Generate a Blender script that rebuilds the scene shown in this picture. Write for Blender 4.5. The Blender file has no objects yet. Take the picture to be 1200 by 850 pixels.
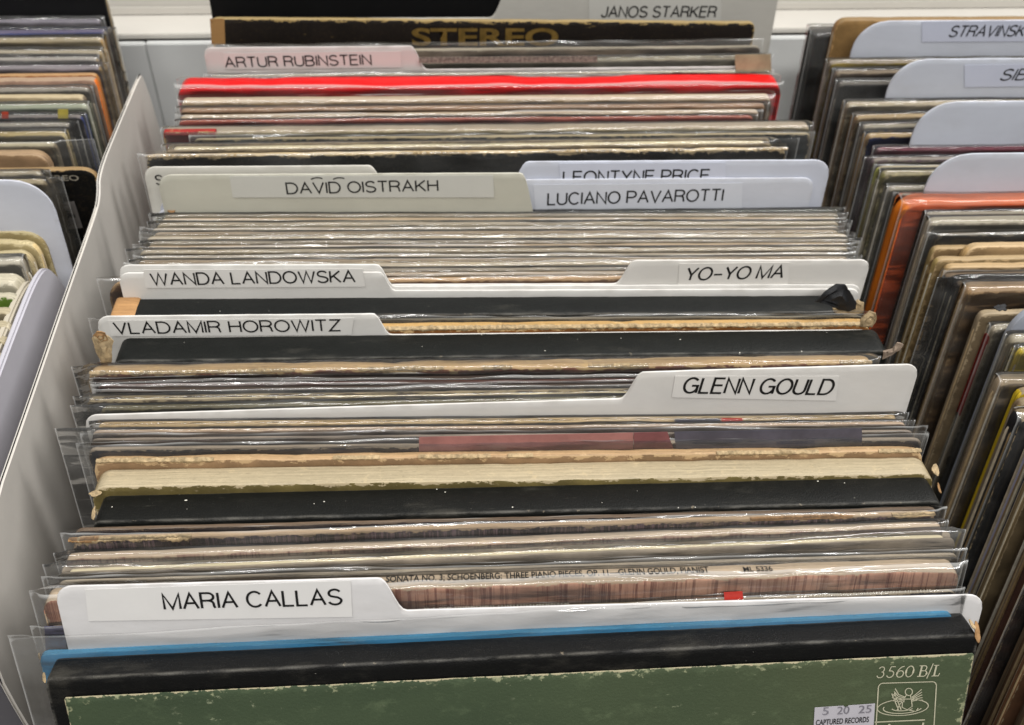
import bpy, bmesh, math, random
from mathutils import Vector, Matrix, noise
S = bpy.context.scene
C = S.collection
rad = math.radians

# ------------------------------------------------------------------ camera
F = 1300.0                       # focal length in pixels of the 1200 x 850 photograph
PITCH, ROLL, YAW = rad(45.5), rad(1.5), 0.07
CAM = Vector((0, 0, 0.63))       # 63 cm above the bin floor
def ray(px, py):
    X = (px-600)/F; Y = -(py-425)/F
    X, Y = X*math.cos(ROLL)-Y*math.sin(ROLL), X*math.sin(ROLL)+Y*math.cos(ROLL)
    v = Vector((X, math.cos(PITCH)+Y*math.sin(PITCH), -math.sin(PITCH)+Y*math.cos(PITCH)))
    c, s = math.cos(YAW), math.sin(YAW)
    return Vector((c*v.x+s*v.y, -s*v.x+c*v.y, v.z))
def at_z(px, py, z):
    v = ray(px, py); return CAM + v*((z-CAM.z)/v.z)
cd = bpy.data.cameras.new('camera'); cam = bpy.data.objects.new('camera', cd); C.objects.link(cam)
fw = ray(600, 425); rt = ray(1900, 425)-fw; up = ray(600, -875)-fw
rt.normalize(); up.normalize(); fw.normalize()
M = Matrix((rt, up, -fw)).transposed().to_4x4(); M.translation = CAM
cam.matrix_world = M
cd.sensor_width = 36; cd.lens = F/1200*36; cd.clip_start = 0.01; cd.clip_end = 50
cd.dof.use_dof = True; cd.dof.focus_distance = 0.40; cd.dof.aperture_fstop = 17
S.camera = cam
# ------------------------------------------------------------------ light
w = bpy.data.worlds.new('World'); S.world = w; w.use_nodes = True
bg = w.node_tree.nodes['Background']; bg.inputs[0].default_value = (1.0, 0.99, 0.975, 1); bg.inputs[1].default_value = 0.22
def lamp(name, loc, sx, sy, power, col=(1, .982, .955), aim=(0, .35, .3)):
    l = bpy.data.lights.new(name, 'AREA'); l.shape = 'RECTANGLE'; l.size = sx; l.size_y = sy; l.energy = power; l.color = col
    o = bpy.data.objects.new(name, l); C.objects.link(o); o.location = loc
    o.rotation_euler = (Vector(aim)-Vector(loc)).to_track_quat('-Z', 'Y').to_euler(); return o
lamp('ceiling_tube', (-0.5, -0.25, 2.5), 1.8, .16, 34)
lamp('ceiling_tube', (1.3, 0.75, 2.3), .42, 2.0, 62, (1, .985, .97))
lamp('ceiling_tube', (0.3, -1.5, 2.4), 1.8, .2, 44)
S.view_settings.view_transform = 'Standard'; S.view_settings.look = 'None'
S.view_settings.exposure = -0.08; S.view_settings.gamma = 1; S.view_settings.use_curve_mapping = False
cy = S.cycles
cy.transparent_max_bounces = 40; cy.max_bounces = 8; cy.diffuse_bounces = 3; cy.glossy_bounces = 3; cy.transmission_bounces = 4
cy.caustics_reflective = False; cy.caustics_refractive = False; cy.sample_clamp_indirect = 3

# ------------------------------------------------------------------ materials
def col(h):
    h = h.lstrip('#'); v = [int(h[i:i+2], 16)/255 for i in (0, 2, 4)]
    return tuple((x/12.92 if x <= .04045 else ((x+.055)/1.055)**2.4) for x in v)+(1,)
class N:
    def __init__(s, name):
        s.m = bpy.data.materials.new(name); s.m.use_nodes = True; s.t = s.m.node_tree; s.n = s.t.nodes; s.l = s.t.links
        s.b = s.n['Principled BSDF']; s.out = s.n['Material Output']
        s.tc = s.n.new('ShaderNodeTexCoord')
    def put(s, sock, v):
        if v is None: return
        if hasattr(v, 'links') or isinstance(v, bpy.types.NodeSocket): s.l.new(v, sock)
        else: sock.default_value = v
    def mapping(s, scale, loc=(0, 0, 0)):
        m = s.n.new('ShaderNodeMapping'); s.l.new(s.tc.outputs['Object'], m.inputs[0]); m.inputs['Scale'].default_value = scale; m.inputs['Location'].default_value = loc; return m.outputs[0]
    def noise(s, scale, loc=(0, 0, 0), detail=3, rough=.55, s1=1.0):
        n = s.n.new('ShaderNodeTexNoise'); s.l.new(s.mapping(scale, loc), n.inputs['Vector']); n.inputs['Scale'].default_value = s1
        n.inputs['Detail'].default_value = detail; n.inputs['Roughness'].default_value = rough; return n.outputs['Fac']
    def rng(s, v, a, b, c=0., d=1., smooth=True):
        n = s.n.new('ShaderNodeMapRange'); n.clamp = True
        if smooth: n.interpolation_type = 'SMOOTHSTEP'
        s.put(n.inputs[0], v)
        for i, x in enumerate((a, b, c, d)): n.inputs[1+i].default_value = x
        return n.outputs[0]
    def math(s, op, a, b=None):
        n = s.n.new('ShaderNodeMath'); n.operation = op; s.put(n.inputs[0], a)
        if b is not None: s.put(n.inputs[1], b)
        return n.outputs[0]
    def mix(s, f, a, b):
        n = s.n.new('ShaderNodeMix'); n.data_type = 'RGBA'; s.put(n.inputs['Factor'], f); s.put(n.inputs['A'], a); s.put(n.inputs['B'], b); return n.outputs['Result']
    def bump(s, h, strength, dist):
        n = s.n.new('ShaderNodeBump'); n.inputs['Strength'].default_value = strength; n.inputs['Distance'].default_value = dist; s.l.new(h, n.inputs['Height']); s.l.new(n.outputs[0], s.b.inputs['Normal'])
    def attr(s, name):
        n = s.n.new('ShaderNodeAttribute'); n.attribute_name = name; return n.outputs['Fac']
def shade(c, f): return tuple(min(1, x*f) for x in c[:3])+(1,)
_mc = {}
def jacket_mat(face, edge='#b39c80', top=None, side=None, wear=.8, ribs=None, seed=0, rough=.55, mottle=.25, kind='card'):
    key = (face, edge, top, side, wear, ribs, seed % 3, rough, mottle, kind)
    if key in _mc: return _mc[key]
    s = N('jacket_' + kind); L = (seed*3.1 % 17, seed*1.7 % 11, seed*.9 % 7)
    fc = col(face); ec = col(edge); tcol = col(top) if top else ec; sc = col(side) if side else shade(ec, .8)
    c = s.mix(s.rng(s.noise((60, 60, 60), L, 5), .35, .7), shade(fc, 1-mottle), shade(fc, 1+mottle))
    if ribs:
        r = s.rng(s.noise((820, 30, 18), L, 4, .75), .46, .62)
        c = s.mix(r, c, col(ribs))
        pale = s.rng(s.noise((24, 30, 60), L, 3), .5, .75)
        c = s.mix(s.math('MULTIPLY', pale, .35), c, ec)
    # scuffs
    sc_ = s.rng(s.noise((130, 130, 260), (L[1], L[0], L[2]), 6, .7), .66, .74)
    c = s.mix(s.math('MULTIPLY', sc_, .55*wear), c, ec)
    gr = s.noise((700, 700, 1100), L, 4, .8); c = s.mix(s.math('MULTIPLY', s.rng(gr, .52, .72), .35), c, shade(fc, .65)); c = s.mix(s.math('MULTIPLY', s.rng(gr, .48, .3), .10), c, shade(ec, .8))
    # worn outer edges
    rim = s.attr('rim')
    n1 = s.noise((160, 160, 300), L, 6, .75)
    thr = s.math('MULTIPLY', s.rng(n1, .40, .70), .0021*wear)
    wm = s.math('LESS_THAN', rim, thr)
    c = s.mix(wm, c, ec)
    sp = s.n.new('ShaderNodeSeparateXYZ'); s.l.new(s.tc.outputs['Normal'], sp.inputs[0])
    # board layers on the top edge
    st = s.rng(s.noise((14, 2600, 1), L, 4, .6), .3, .7)
    bl = s.rng(s.noise((90, 500, 90), (L[2], L[1], 3), 5, .7), .35, .65)
    tt = s.mix(st, shade(tcol, .62), shade(tcol, 1.12)); tt = s.mix(s.math('MULTIPLY', bl, .55), tt, shade(tcol, .8))
    if top: tt = s.mix(s.math('MULTIPLY', s.rng(n1, .56, .66), .8*wear), tt, ec)
    fg = s.noise((260, 1800, 900), L, 5, .8); tt = s.mix(s.math('MULTIPLY', s.rng(fg, .54, .66), .5), tt, shade(tcol, .35)); tt = s.mix(s.math('MULTIPLY', s.rng(fg, .44, .34), .5), tt, shade(tcol, 1.35))
    c = s.mix(s.rng(sp.outputs['Z'], .35, .6), c, tt)
    ab = s.math('ABSOLUTE', sp.outputs['X'])
    ss = s.mix(s.rng(s.noise((60, 1500, 16), L, 5, .7), .35, .65), shade(sc, .6), shade(sc, 1.3)); ss = s.mix(s.math('MULTIPLY', s.rng(s.noise((60, 900, 300), (L[1], 5, 2), 6, .75), .56, .68), .5*wear), ss, shade(ec, .95)); ss = s.mix(s.math('MULTIPLY', s.rng(s.noise((60, 600, 700), (9, L[0], 2), 3, .7), .64, .68), .45*wear), ss, (.02, .017, .014, 1))
    c = s.mix(s.rng(ab, .5, .8), c, ss)
    s.put(s.b.inputs['Base Color'], c); s.b.inputs['Roughness'].default_value = rough; s.b.inputs['Specular IOR Level'].default_value = .35
    s.bump(s.noise((1400, 1400, 1400), L, 4, .7), .25, .0006)
    _mc[key] = s.m; return s.m
def plain(name, c, rough=.5, var=.06, scale=90, bump=.08, spec=.4):
    key = (name, c, rough)
    if key in _mc: return _mc[key]
    s = N(name); cc = col(c)
    s.put(s.b.inputs['Base Color'], s.mix(s.rng(s.noise((scale,)*3, (1, 2, 3), 6, .65), .3, .7), shade(cc, 1-var), shade(cc, 1+var)))
    s.put(s.b.inputs['Roughness'], s.rng(s.noise((scale*2,)*3, (5, 2, 3), 5), .3, .7, rough-.06, rough+.06)); s.b.inputs['Specular IOR Level'].default_value = spec
    s.bump(s.noise((scale*12,)*3, (0, 0, 0), 3), bump, .0004)
    _mc[key] = s.m; return s.m
def divider_mat(c, seed=0):
    key = ('div', c, seed)
    if key in _mc: return _mc[key]
    s = N('divider_plastic'); cc = col(c); L = (seed, seed*2, 1)
    a = s.mix(s.rng(s.noise((30, 30, 45), L, 5, .6), .3, .75), shade(cc, .95), shade(cc, 1.04))
    sm = s.rng(s.noise((55, 55, 160), (L[0]+4, 1, 2), 6, .75), .6, .78)
    a = s.mix(s.math('MULTIPLY', sm, .18), a, shade(col('#9a958a'), 1))
    spk = s.rng(s.noise((900, 900, 900), L, 2), .76, .8)
    a = s.mix(s.math('MULTIPLY', spk, .35), a, col('#6f6a60'))
    smd = s.rng(s.noise((14, 14, 26), (L[0]+9, 4, 2), 5, .7), .5, .78); a = s.mix(s.math('MULTIPLY', smd, .16), a, col('#8d8474'))
    rm = s.rng(s.attr('rim'), .0003, .0028, .20, 0.); a = s.mix(s.math('MULTIPLY', rm, s.rng(s.noise((90,)*3, L, 4), .4, .65)), a, col('#7d7466'))
    s.put(s.b.inputs['Base Color'], a); s.put(s.b.inputs['Roughness'], s.rng(s.noise((70,)*3, L, 4), .3, .7, .33, .5))
    s.b.inputs['Subsurface Weight'].default_value = 0
    s.bump(s.noise((120, 120, 200), L, 4), .06, .002)
    _mc[key] = s.m; return s.m
def cloth_mat(c, seed=0, dust=.3):
    key = ('cloth', c, seed)
    if key in _mc: return _mc[key]
    s = N('box_cloth'); cc = shade(col(c), .8); L = (seed*2.3, seed, 1)
    a = s.mix(s.rng(s.noise((55, 90, 90), L, 6, .7), .3, .75), shade(cc, .85), shade(cc, 1.2))
    fib = s.rng(s.noise((300, 3000, 3000), L, 3), .5, .9)
    a = s.mix(s.math('MULTIPLY', fib, .10), a, col('#55554e'))
    scr = s.rng(s.noise((60, 700, 700), (L[0]+3, 2, 1), 4, .6), .70, .80)
    a = s.mix(s.math('MULTIPLY', scr, dust), a, col('#8c887a'))
    dot = s.rng(s.noise((800,)*3, L, 0), .885, .893)
    a = s.mix(dot, a, col('#d6d2c6'))
    rim = s.attr('rim'); n1 = s.noise((220,)*3, L, 6, .75)
    a = s.mix(s.math('LESS_THAN', rim, s.math('MULTIPLY', s.rng(n1, .56, .75), .0014)), a, col('#6a6152'))
    rub = s.math('MULTIPLY', s.rng(rim, .0002, .0012, .5, 0.), s.rng(s.noise((70, 200, 200), (L[1], 4, 2), 5, .7), .35, .7))
    a = s.mix(rub, a, col('#77746c'))
    pat = s.rng(s.noise((22, 60, 60), (L[1]+2, 7, 1), 6, .7), .5, .8)
    a = s.mix(s.math('MULTIPLY', pat, .26), a, col('#6a665c'))
    s.put(s.b.inputs['Base Color'], a); s.put(s.b.inputs['Roughness'], s.rng(pat, 0, 1, .5, .75)); s.b.inputs['Specular IOR Level'].default_value = .22
    s.bump(s.noise((1700,)*3, L, 3), .45, .0005)
    _mc[key] = s.m; return s.m
def film_mat(i, haze=.035):
    key = ('film', i)
    if key in _mc: return _mc[key]
    s = N('clear_film'); n = s.n; L = (i*3.7, i*1.3, i)
    s.n.remove(s.b)
    tr = n.new('ShaderNodeBsdfTransparent'); tr.inputs[0].default_value = (.992, .99, .985, 1)
    gl = n.new('ShaderNodeBsdfGlossy'); gl.inputs['Roughness'].default_value = .075
    df = n.new('ShaderNodeBsdfDiffuse'); df.inputs[0].default_value = (.8, .8, .78, 1)
    h = s.noise((55, 330, 330), L, 2, .5); h2 = s.noise((16, 110, 110), L, 2, .5)
    hh = s.math('MULTIPLY', s.math('ADD', h, s.math('MULTIPLY', h2, 2.2)), s.rng(s.noise((14, 40, 40), (L[2]+5, 1, 3), 2), .42, .68, .10, 1.))
    bp = n.new('ShaderNodeBump'); bp.inputs['Strength'].default_value = .7; bp.inputs['Distance'].default_value = .0012; s.l.new(hh, bp.inputs['Height'])
    s.l.new(bp.outputs[0], gl.inputs['Normal'])
    fr = n.new('ShaderNodeFresnel'); fr.inputs[0].default_value = 1.5; s.l.new(bp.outputs[0], fr.inputs['Normal'])
    fac = s.math('MINIMUM', s.math('MULTIPLY', fr.outputs[0], 1.05), .9)
    edge = s.rng(s.attr('rim'), .0001, .0008, .22, 0.)
    dfac = s.math('ADD', edge, s.rng(s.noise((25, 60, 60), L, 4), *[.35, .75, haze*.5, haze*1.9]))
    m1 = n.new('ShaderNodeMixShader'); s.l.new(dfac, m1.inputs[0]); s.l.new(tr.outputs[0], m1.inputs[1]); s.l.new(df.outputs[0], m1.inputs[2])
    m2 = n.new('ShaderNodeMixShader'); s.l.new(fac, m2.inputs[0]); s.l.new(m1.outputs[0], m2.inputs[1]); s.l.new(gl.outputs[0], m2.inputs[2])
    s.l.new(m2.outputs[0], s.out.inputs[0])
    _mc[key] = s.m; return s.m
INK = plain('ink', '#141414', .5, .05, 60, .02)

# ------------------------------------------------------------------ mesh helpers
def link(name, me, mat, parent=None, smooth=True):
    o = bpy.data.objects.new(name, me); C.objects.link(o)
    if mat: me.materials.append(mat)
    if parent: o.parent = parent
    return o
def nz(x, s, seed): return noise.noise(Vector((x*s, seed*7.31+.37, seed*1.9)))
def grid_mesh(name, rows, closed_caps=False, rims=None, flip=False):
    """rows[i][j] -> Vector; i along x, j along the cross-section"""
    n, m = len(rows), len(rows[0])
    vs = [v for r in rows for v in r]; fs = []
    for i in range(n-1):
        for j in range(m-1):
            a, b, c, d = i*m+j, i*m+j+1, (i+1)*m+j+1, (i+1)*m+j
            fs.append((a, d, c, b) if not flip else (a, b, c, d))
    if closed_caps:
        for i in range(n-1):
            a, b, c, d = i*m+m-1, i*m, (i+1)*m, (i+1)*m+m-1
            fs.append((a, d, c, b) if not flip else (a, b, c, d))
        fs.append(tuple(range(m)) if not flip else tuple(reversed(range(m))))
        l = [(n-1)*m+j for j in range(m)]; fs.append(tuple(reversed(l)) if not flip else tuple(l))
    me = bpy.data.meshes.new(name); me.from_pydata([tuple(v) for v in vs], [], fs)
    if rims:
        a = me.attributes.new('rim', 'FLOAT', 'POINT'); a.data.foreach_set('value', rims)
    return me
def slab(name, w, H, t, seed=0, y0=0., top=None, rough=.00013, wave=.00013, bev=None, r=.003, nx=110, x0=0., rag=.0):
    """closed board standing on z=0: front face at y0, back at y0+t, width w; top(x) = extra height"""
    bev = min(t*.16, .0007) if bev is None else bev
    xs = [-w/2 + w*i/nx for i in range(nx+1)]
    ends = [0, .0006, .0015, .003, .0045]
    if top: ends += [.006, .008]
    if r > .006: ends += [r*.12, r*.2, r*.35, r*.5, r*.7, r]
    xs = sorted(set([x for x in xs if abs(x) < w/2-max(ends)] + [-w/2+e for e in ends] + [w/2-e for e in ends]))
    rows = []; rims = []
    prof = [('f', 0), ('f', .4), ('f', .75), ('f', .9), ('a', -.012), ('a', -.006), ('a', -.003), ('a', -bev)]
    for x in xs:
        d = w/2-abs(x)
        h = H + (top(x) if top else 0)
        if d < r: h -= r-math.sqrt(max(0, r*r-(r-d)**2))
        h += rough*nz(x, 60, seed) + rough*.8*nz(x, 260, seed+3)
        if rag: h -= .75*rag*max(0, nz(x, 70, seed+8)-.08)*(1+.6*nz(x, 800, seed+12))+rag*.5*max(0, 1-d/.012)*abs(nz(x, 300, seed+15))
        dy = wave*nz(x, 12, seed+5)
        p = []; q = []
        for k, v in prof:
            z = h*v if k == 'f' else h+v
            p.append(Vector((x+x0, y0+dy*min(1, z/H), z)))
        dyt = wave*.4*nz(x, 150, seed+9)
        p += [Vector((x+x0, y0+dy+bev*.35+dyt, h-bev*.3)), Vector((x+x0, y0+dy+bev+dyt, h)), Vector((x+x0, y0+dy+t/2, h+bev*.15)), Vector((x+x0, y0+dy+t-bev, h)), Vector((x+x0, y0+dy+t-bev*.3, h-bev*.35))]
        for k, v in reversed(prof):
            z = h*v if k == 'f' else h+v
            p.append(Vector((x+x0, y0+dy*min(1, z/H)+t, z)))
        rims += [min(d, max(0, h-v.z) if j_ not in (9, 10, 11) else (bev*.9 if j_ != 10 else t/2), .05) for j_, v in enumerate(p)]
        rows.append(p)
    me = grid_mesh(name, rows, True, rims)
    me.shade_smooth() if hasattr(me, 'shade_smooth') else None
    me.set_sharp_from_angle(angle=rad(38))
    return me
def film_mesh(w, H, t, l, r, rise, style, seed):
    nx = 150; xs = [-w/2-l+(w+l+r)*i/nx for i in range(nx+1)]
    g = .00045
    def sheet(side, rz, fold):
        rows = []; rims = []
        ztop = H+rz
        for x in xs:
            d = min(x+w/2+l, w/2+r-x)
            out = max(0, abs(x)-w/2)
            k = min(1, out/.003)
            yf = -g*(1-k)+(t/2)*k; yb = (t+g)*(1-k)+(t/2+.0002)*k
            zt = ztop + .0008*nz(x, 16, seed) + .0005*nz(x, 70, seed+1) - (rz-.001)*.5*k*(1 if fold else 0)
            cr = lambda z, s: (.0007*noise.noise(Vector((x*75, z*130, s+seed*5.1)))+.0004*noise.noise(Vector((x*200, z*260, s+seed)))) * min(1, max(0, (z-(H-.03))/.03)) * min(1, max(.15, 1.6*nz(x, 13, seed+11)+.3))
            zs = [0, H*.5, H*.8, H-.03, H-.018, H-.011, H-.0065, H-.0035, H-.0012]
            p = []; q = []
            def add(y, z, e): p.append(Vector((x, y, z))); q.append(e)
            if fold:
                for z in zs: add(yf-abs(cr(z, 0)), z, min(d, .01))
                mz = max(zt-H, .0008)
                am = min(1, max(.12, 1.6*nz(x, 13, seed+11)+.25)); wob = am*(.0010*nz(x, 34, seed+4)+.0005*nz(x, 100, seed+6))
                add(yf-.0002+wob*.5, H+mz*.45, min(d, .01)); add(yf+(yb-yf)*.22+wob, H+mz*.85, min(d, .01))
                add(yf+(yb-yf)*.5+wob, H+mz+am*.0006*nz(x, 60, seed+7), min(d, .01)); add(yf+(yb-yf)*.8+wob, H+mz*.75, min(d, .01))
                add(yb+.0002, H+mz*.3, min(d, .01))
                for z in reversed(zs): add(yb+abs(cr(z, 9)), z, min(d, .01))
            else:
                base = yf if side == 0 else yb; sg = -1 if side == 0 else 1
                for z in zs: add(base+sg*abs(cr(z, side*9)), z, min(d, .01))
                rr = zt-H
                lean = (.25+.3*nz(x, 14, seed+side))*(yb-yf)
                for f_ in (.2, .45, .7, .88, 1.):
                    add(base-sg*lean*f_*f_+.0006*f_*nz(x, 60, seed+side*3+f_), H+rr*f_, min(d, rr*(1-f_)))
            rows.append(p); rims += q
        return rows, rims
    if style == 'f':
        rows, rims = sheet(0, rise, True); me = grid_mesh('film', rows, False, rims)
    else:
        r1, q1 = sheet(0, rise, False); r2, q2 = sheet(1, rise*.7+.0008, False)
        a = grid_mesh('a', r1, False, q1); b = grid_mesh('b', r2, False, q2)
        bm = bmesh.new(); bm.from_mesh(a); bm.from_mesh(b); me = bpy.data.meshes.new('film'); bm.to_mesh(me); bm.free()
    me.shade_smooth(); return me
def box_mesh(name, x0, x1, y0, y1, z0, z1, bev=.0008):
    bm = bmesh.new(); bmesh.ops.create_cube(bm, size=1)
    for v in bm.verts: v.co = Vector((x0+(v.co.x+.5)*(x1-x0), y0+(v.co.y+.5)*(y1-y0), z0+(v.co.z+.5)*(z1-z0)))
    if bev: bmesh.ops.bevel(bm, geom=list(bm.edges), offset=bev, segments=2, affect='EDGES')
    me = bpy.data.meshes.new(name); bm.to_mesh(me); bm.free(); me.shade_smooth(); me.set_sharp_from_angle(angle=rad(40)); return me
def poly_plate(name, pts, y, th, bev=0):
    """polygon in local x,z extruded towards -y (proud of the face)"""
    bm = bmesh.new(); vs = [bm.verts.new((p[0], y, p[1])) for p in pts]; f = bm.faces.new(vs)
    r = bmesh.ops.extrude_face_region(bm, geom=[f]); 
    for e in r['geom']:
        if isinstance(e, bmesh.types.BMVert): e.co.y -= th
    bmesh.ops.recalc_face_normals(bm, faces=bm.faces); me = bpy.data.meshes.new(name); bm.to_mesh(me); bm.free(); return me
def patch_mesh(cx, cy, cz, rx, ry, seed, up=(0, .5, .85), crump=.35, th=.0005, spike=.3):
    """crumpled torn flap of card: ring grid around a centre, given plane normal"""
    nrm = Vector(up).normalized(); ax = Vector((1, 0, 0)); ay = nrm.cross(ax).normalized(); ax = ay.cross(nrm).normalized()
    bm = bmesh.new(); K = 36; R = 6; rings = []
    rg = random.Random(int(seed*77)); nk = rg.randint(7, 11); ks = [rg.uniform(.55, 1.2) for _ in range(nk)]; off_ = rg.random()
    jag = [rg.uniform(-.07, .07) for _ in range(K)]
    for i in range(R+1):
        ring = []
        for k in range(K):
            a = 2*math.pi*k/K; f = i/R
            q = (k/K+off_)*nk; i0 = int(q) % nk; e = ks[i0]*(1-(q-int(q)))+ks[(i0+1) % nk]*(q-int(q))+jag[k]*f
            u = rx*f*math.cos(a)*e; v = ry*f*math.sin(a)*e
            hgt = crump*max(min(rx, ry), .0022)*(noise.noise(Vector((u*260, v*420, seed)))*1.5+noise.noise(Vector((u*900, v*900, seed)))*.35)
            ring.append(Vector((cx, cy, cz))+ax*u+ay*v+nrm*hgt)
        rings.append(ring)
    vs = [[bm.verts.new(p) for p in r] for r in rings[1:]]; c0 = bm.verts.new(rings[0][0])
    for k in range(K): bm.faces.new((c0, vs[0][k], vs[0][(k+1) % K]))
    for i in range(R-1):
        for k in range(K): bm.faces.new((vs[i][k], vs[i+1][k], vs[i+1][(k+1) % K], vs[i][(k+1) % K]))
    r = bmesh.ops.extrude_face_region(bm, geom=list(bm.faces))
    for e in r['geom']:
        if isinstance(e, bmesh.types.BMVert): e.co -= nrm*th
    bmesh.ops.recalc_face_normals(bm, faces=bm.faces)
    me = bpy.data.meshes.new('flap'); bm.to_mesh(me); bm.free(); me.shade_smooth(); return me

# ------------------------------------------------------------------ placing
def lean_of(y): return rad(3.5+18*math.exp(-(max(y, .1)-.19)/.07)) if y > .19 else rad(21.5)
class T: pass
LAST = {}
def place(name, label, cat, group, a, b, t, rise, row, angle=None, width=.315, pad=.0007, leanf=lean_of, shift=True, lock=None):
    """a, b = pixel of the top left / top right front corner; one may be None"""
    yaw = rad(YAWS.get(row, 0)) if angle is None else rad(angle)
    u = Vector((math.cos(yaw), math.sin(yaw), 0))
    def nom(y): le = leanf(y); return .315*math.cos(le)+rise
    def hit(p, y0):
        le = leanf(y0); upv = Vector((-math.sin(yaw)*math.sin(le), math.cos(yaw)*math.sin(le), math.cos(le)))
        nn = u.cross(upv); P0 = Vector((XC.get(row, 0), y0, nom(y0))); d = ray(*p); return CAM+d*((P0-CAM).dot(nn)/d.dot(nn))
    pts = [p for p in (a, b) if p]
    lo, hi = .02, .95
    for _ in range(40):
        y0 = (lo+hi)/2; e = sum(hit(p, y0).z for p in pts)/len(pts)-nom(y0)
        if e > 0: lo = y0
        else: hi = y0
    y1 = y0
    if row in LAST and y0 < LAST[row]+.0003:
        y1 = LAST[row]+.0003
        sh = (y1-y0)*1000; SH.append((row, label[:44], round(sh, 1)))
    y0 = y1
    if a and b: A = hit(a, y0); B = hit(b, y0)
    elif a: A = hit(a, y0); B = A+u*width
    else: B = hit(b, y0); A = B-u*width
    if y1 != y0: pass
    Cn = (A+B)/2; ang = yaw; W = (B-A).length; le = leanf(y0)
    tilt = math.atan2(B.z-A.z, math.hypot(B.x-A.x, B.y-A.y))
    H = (Cn.z-t*math.sin(le))/math.cos(le)
    m = Matrix.Rotation(ang, 4, 'Z') @ Matrix.Rotation(-le, 4, 'X') @ Matrix.Rotation(-tilt, 4, 'Y')
    base = Cn - m @ Vector((0, 0, H))
    o = bpy.data.objects.new(name, None); C.objects.link(o); o.empty_display_size = .02
    o.location = base; o.rotation_euler = m.to_euler()
    o['label'] = label; o['category'] = cat
    if group: o['group'] = group
    LAST[row] = y0+(t+pad)*math.cos(le)
    r = T(); r.o = o; r.H = H; r.W = W; r.t = t; r.le = le; m2 = m.copy(); m2.translation = base; r.m = m2; r.inv = m2.inverted()
    if DBG: print('%s %-34s w=%.3f y=%.3f dz=%.1f tilt=%.1f lean=%.1f' % (row, label[:34], W, y0, (Cn.z-nom(y0))*1000, math.degrees(tilt), math.degrees(le)))
    return r
SH = []; YAWS = {'mid': -.3, 'left': -.3, 'right': -.3}; XC = {'mid': .02, 'left': -.34, 'right': .37}
DBG = True
def face_pt(r, px, py, y=0.):
    """local x,z where the pixel's ray meets the plane local y of the thing"""
    o = r.inv @ CAM; d = r.inv.to_3x3() @ ray(px, py); k = (y-o.y)/d.y; p = o+d*k; return p.x, p.z
def top_pt(r, px, py, z):
    o = r.inv @ CAM; d = r.inv.to_3x3() @ ray(px, py); k = (z-o.z)/d.z; p = o+d*k; return p.x, p.y
def _a(cx, cy, rx, ry, a0, a1, n=10): return [(cx+rx*math.cos(rad(a0+(a1-a0)*i/n)), cy+ry*math.sin(rad(a0+(a1-a0)*i/n))) for i in range(n+1)]
GL = {
 'A': (.68, [[(0, 0), (.34, 1), (.68, 0)], [(.12, .36), (.56, .36)]]),
 'B': (.60, [[(0, 0), (0, 1), (.32, 1)]+_a(.32, .76, .24, .24, 90, -90)+[(0, .52)], [(.32, .52)]+_a(.34, .26, .26, .26, 90, -90)+[(0, 0)]]),
 'C': (.68, [_a(.36, .5, .36, .5, 42, 318, 24)]),
 'D': (.66, [[(0, 0), (0, 1), (.28, 1)]+_a(.28, .5, .38, .5, 90, -90, 16)+[(0, 0)]]),
 'E': (.54, [[(.54, 0), (0, 0), (0, 1), (.53, 1)], [(0, .53), (.49, .53)]]),
 'F': (.50, [[(0, 0), (0, 1), (.50, 1)], [(0, .52), (.45, .52)]]),
 'G': (.72, [_a(.37, .5, .37, .5, 42, 330, 24)+[(.71, .48), (.40, .48)], [(.71, .48), (.71, 0)]]),
 'H': (.60, [[(0, 0), (0, 1)], [(.60, 0), (.60, 1)], [(0, .53), (.60, .53)]]),
 'I': (.02, [[(.01, 0), (.01, 1)]]),
 'J': (.42, [[(.42, 1), (.42, .25)]+_a(.21, .25, .21, .25, 0, -180, 10)]),
 'K': (.60, [[(0, 0), (0, 1)], [(.57, 1), (0, .38)], [(.19, .57), (.60, 0)]]),
 'L': (.48, [[(0, 1), (0, 0), (.48, 0)]]),
 'M': (.74, [[(0, 0), (0, 1), (.37, .02), (.74, 1), (.74, 0)]]),
 'N': (.60, [[(0, 0), (0, 1), (.60, 0), (.60, 1)]]),
 'O': (.76, [_a(.38, .5, .38, .5, 90, 450, 32)]),
 'P': (.58, [[(0, 0), (0, 1), (.32, 1)]+_a(.32, .73, .26, .27, 90, -90)+[(0, .46)]]),
 'R': (.62, [[(0, 0), (0, 1), (.34, 1)]+_a(.34, .75, .25, .25, 90, -90)+[(0, .50)], [(.34, .5)]+_a(.36, .28, .2, .2, 70, 0, 5)+[(.57, .12), (.62, 0)]]),
 'S': (.60, [_a(.30, .745, .27, .255, 25, 180, 10)+[(.05, .65), (.13, .56), (.45, .47), (.56, .38)]+_a(.30, .27, .30, .27, 10, -160, 12)]),
 'T': (.58, [[(0, 1), (.58, 1)], [(.29, 1), (.29, 0)]]),
 'U': (.60, [[(0, 1), (0, .30)]+_a(.30, .30, .30, .30, 180, 360, 14)+[(.60, 1)]]),
 'V': (.64, [[(0, 1), (.32, 0), (.64, 1)]]),
 'W': (.94, [[(0, 1), (.235, 0), (.47, 1), (.705, 0), (.94, 1)]]),
 'Y': (.62, [[(0, 1), (.31, .42), (.62, 1)], [(.31, .42), (.31, 0)]]),
 'Z': (.58, [[(.02, 1), (.57, 1), (0, 0), (.58, 0)]]),
 '–': (.50, [[(0, .40), (.50, .40)]]),
}
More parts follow.
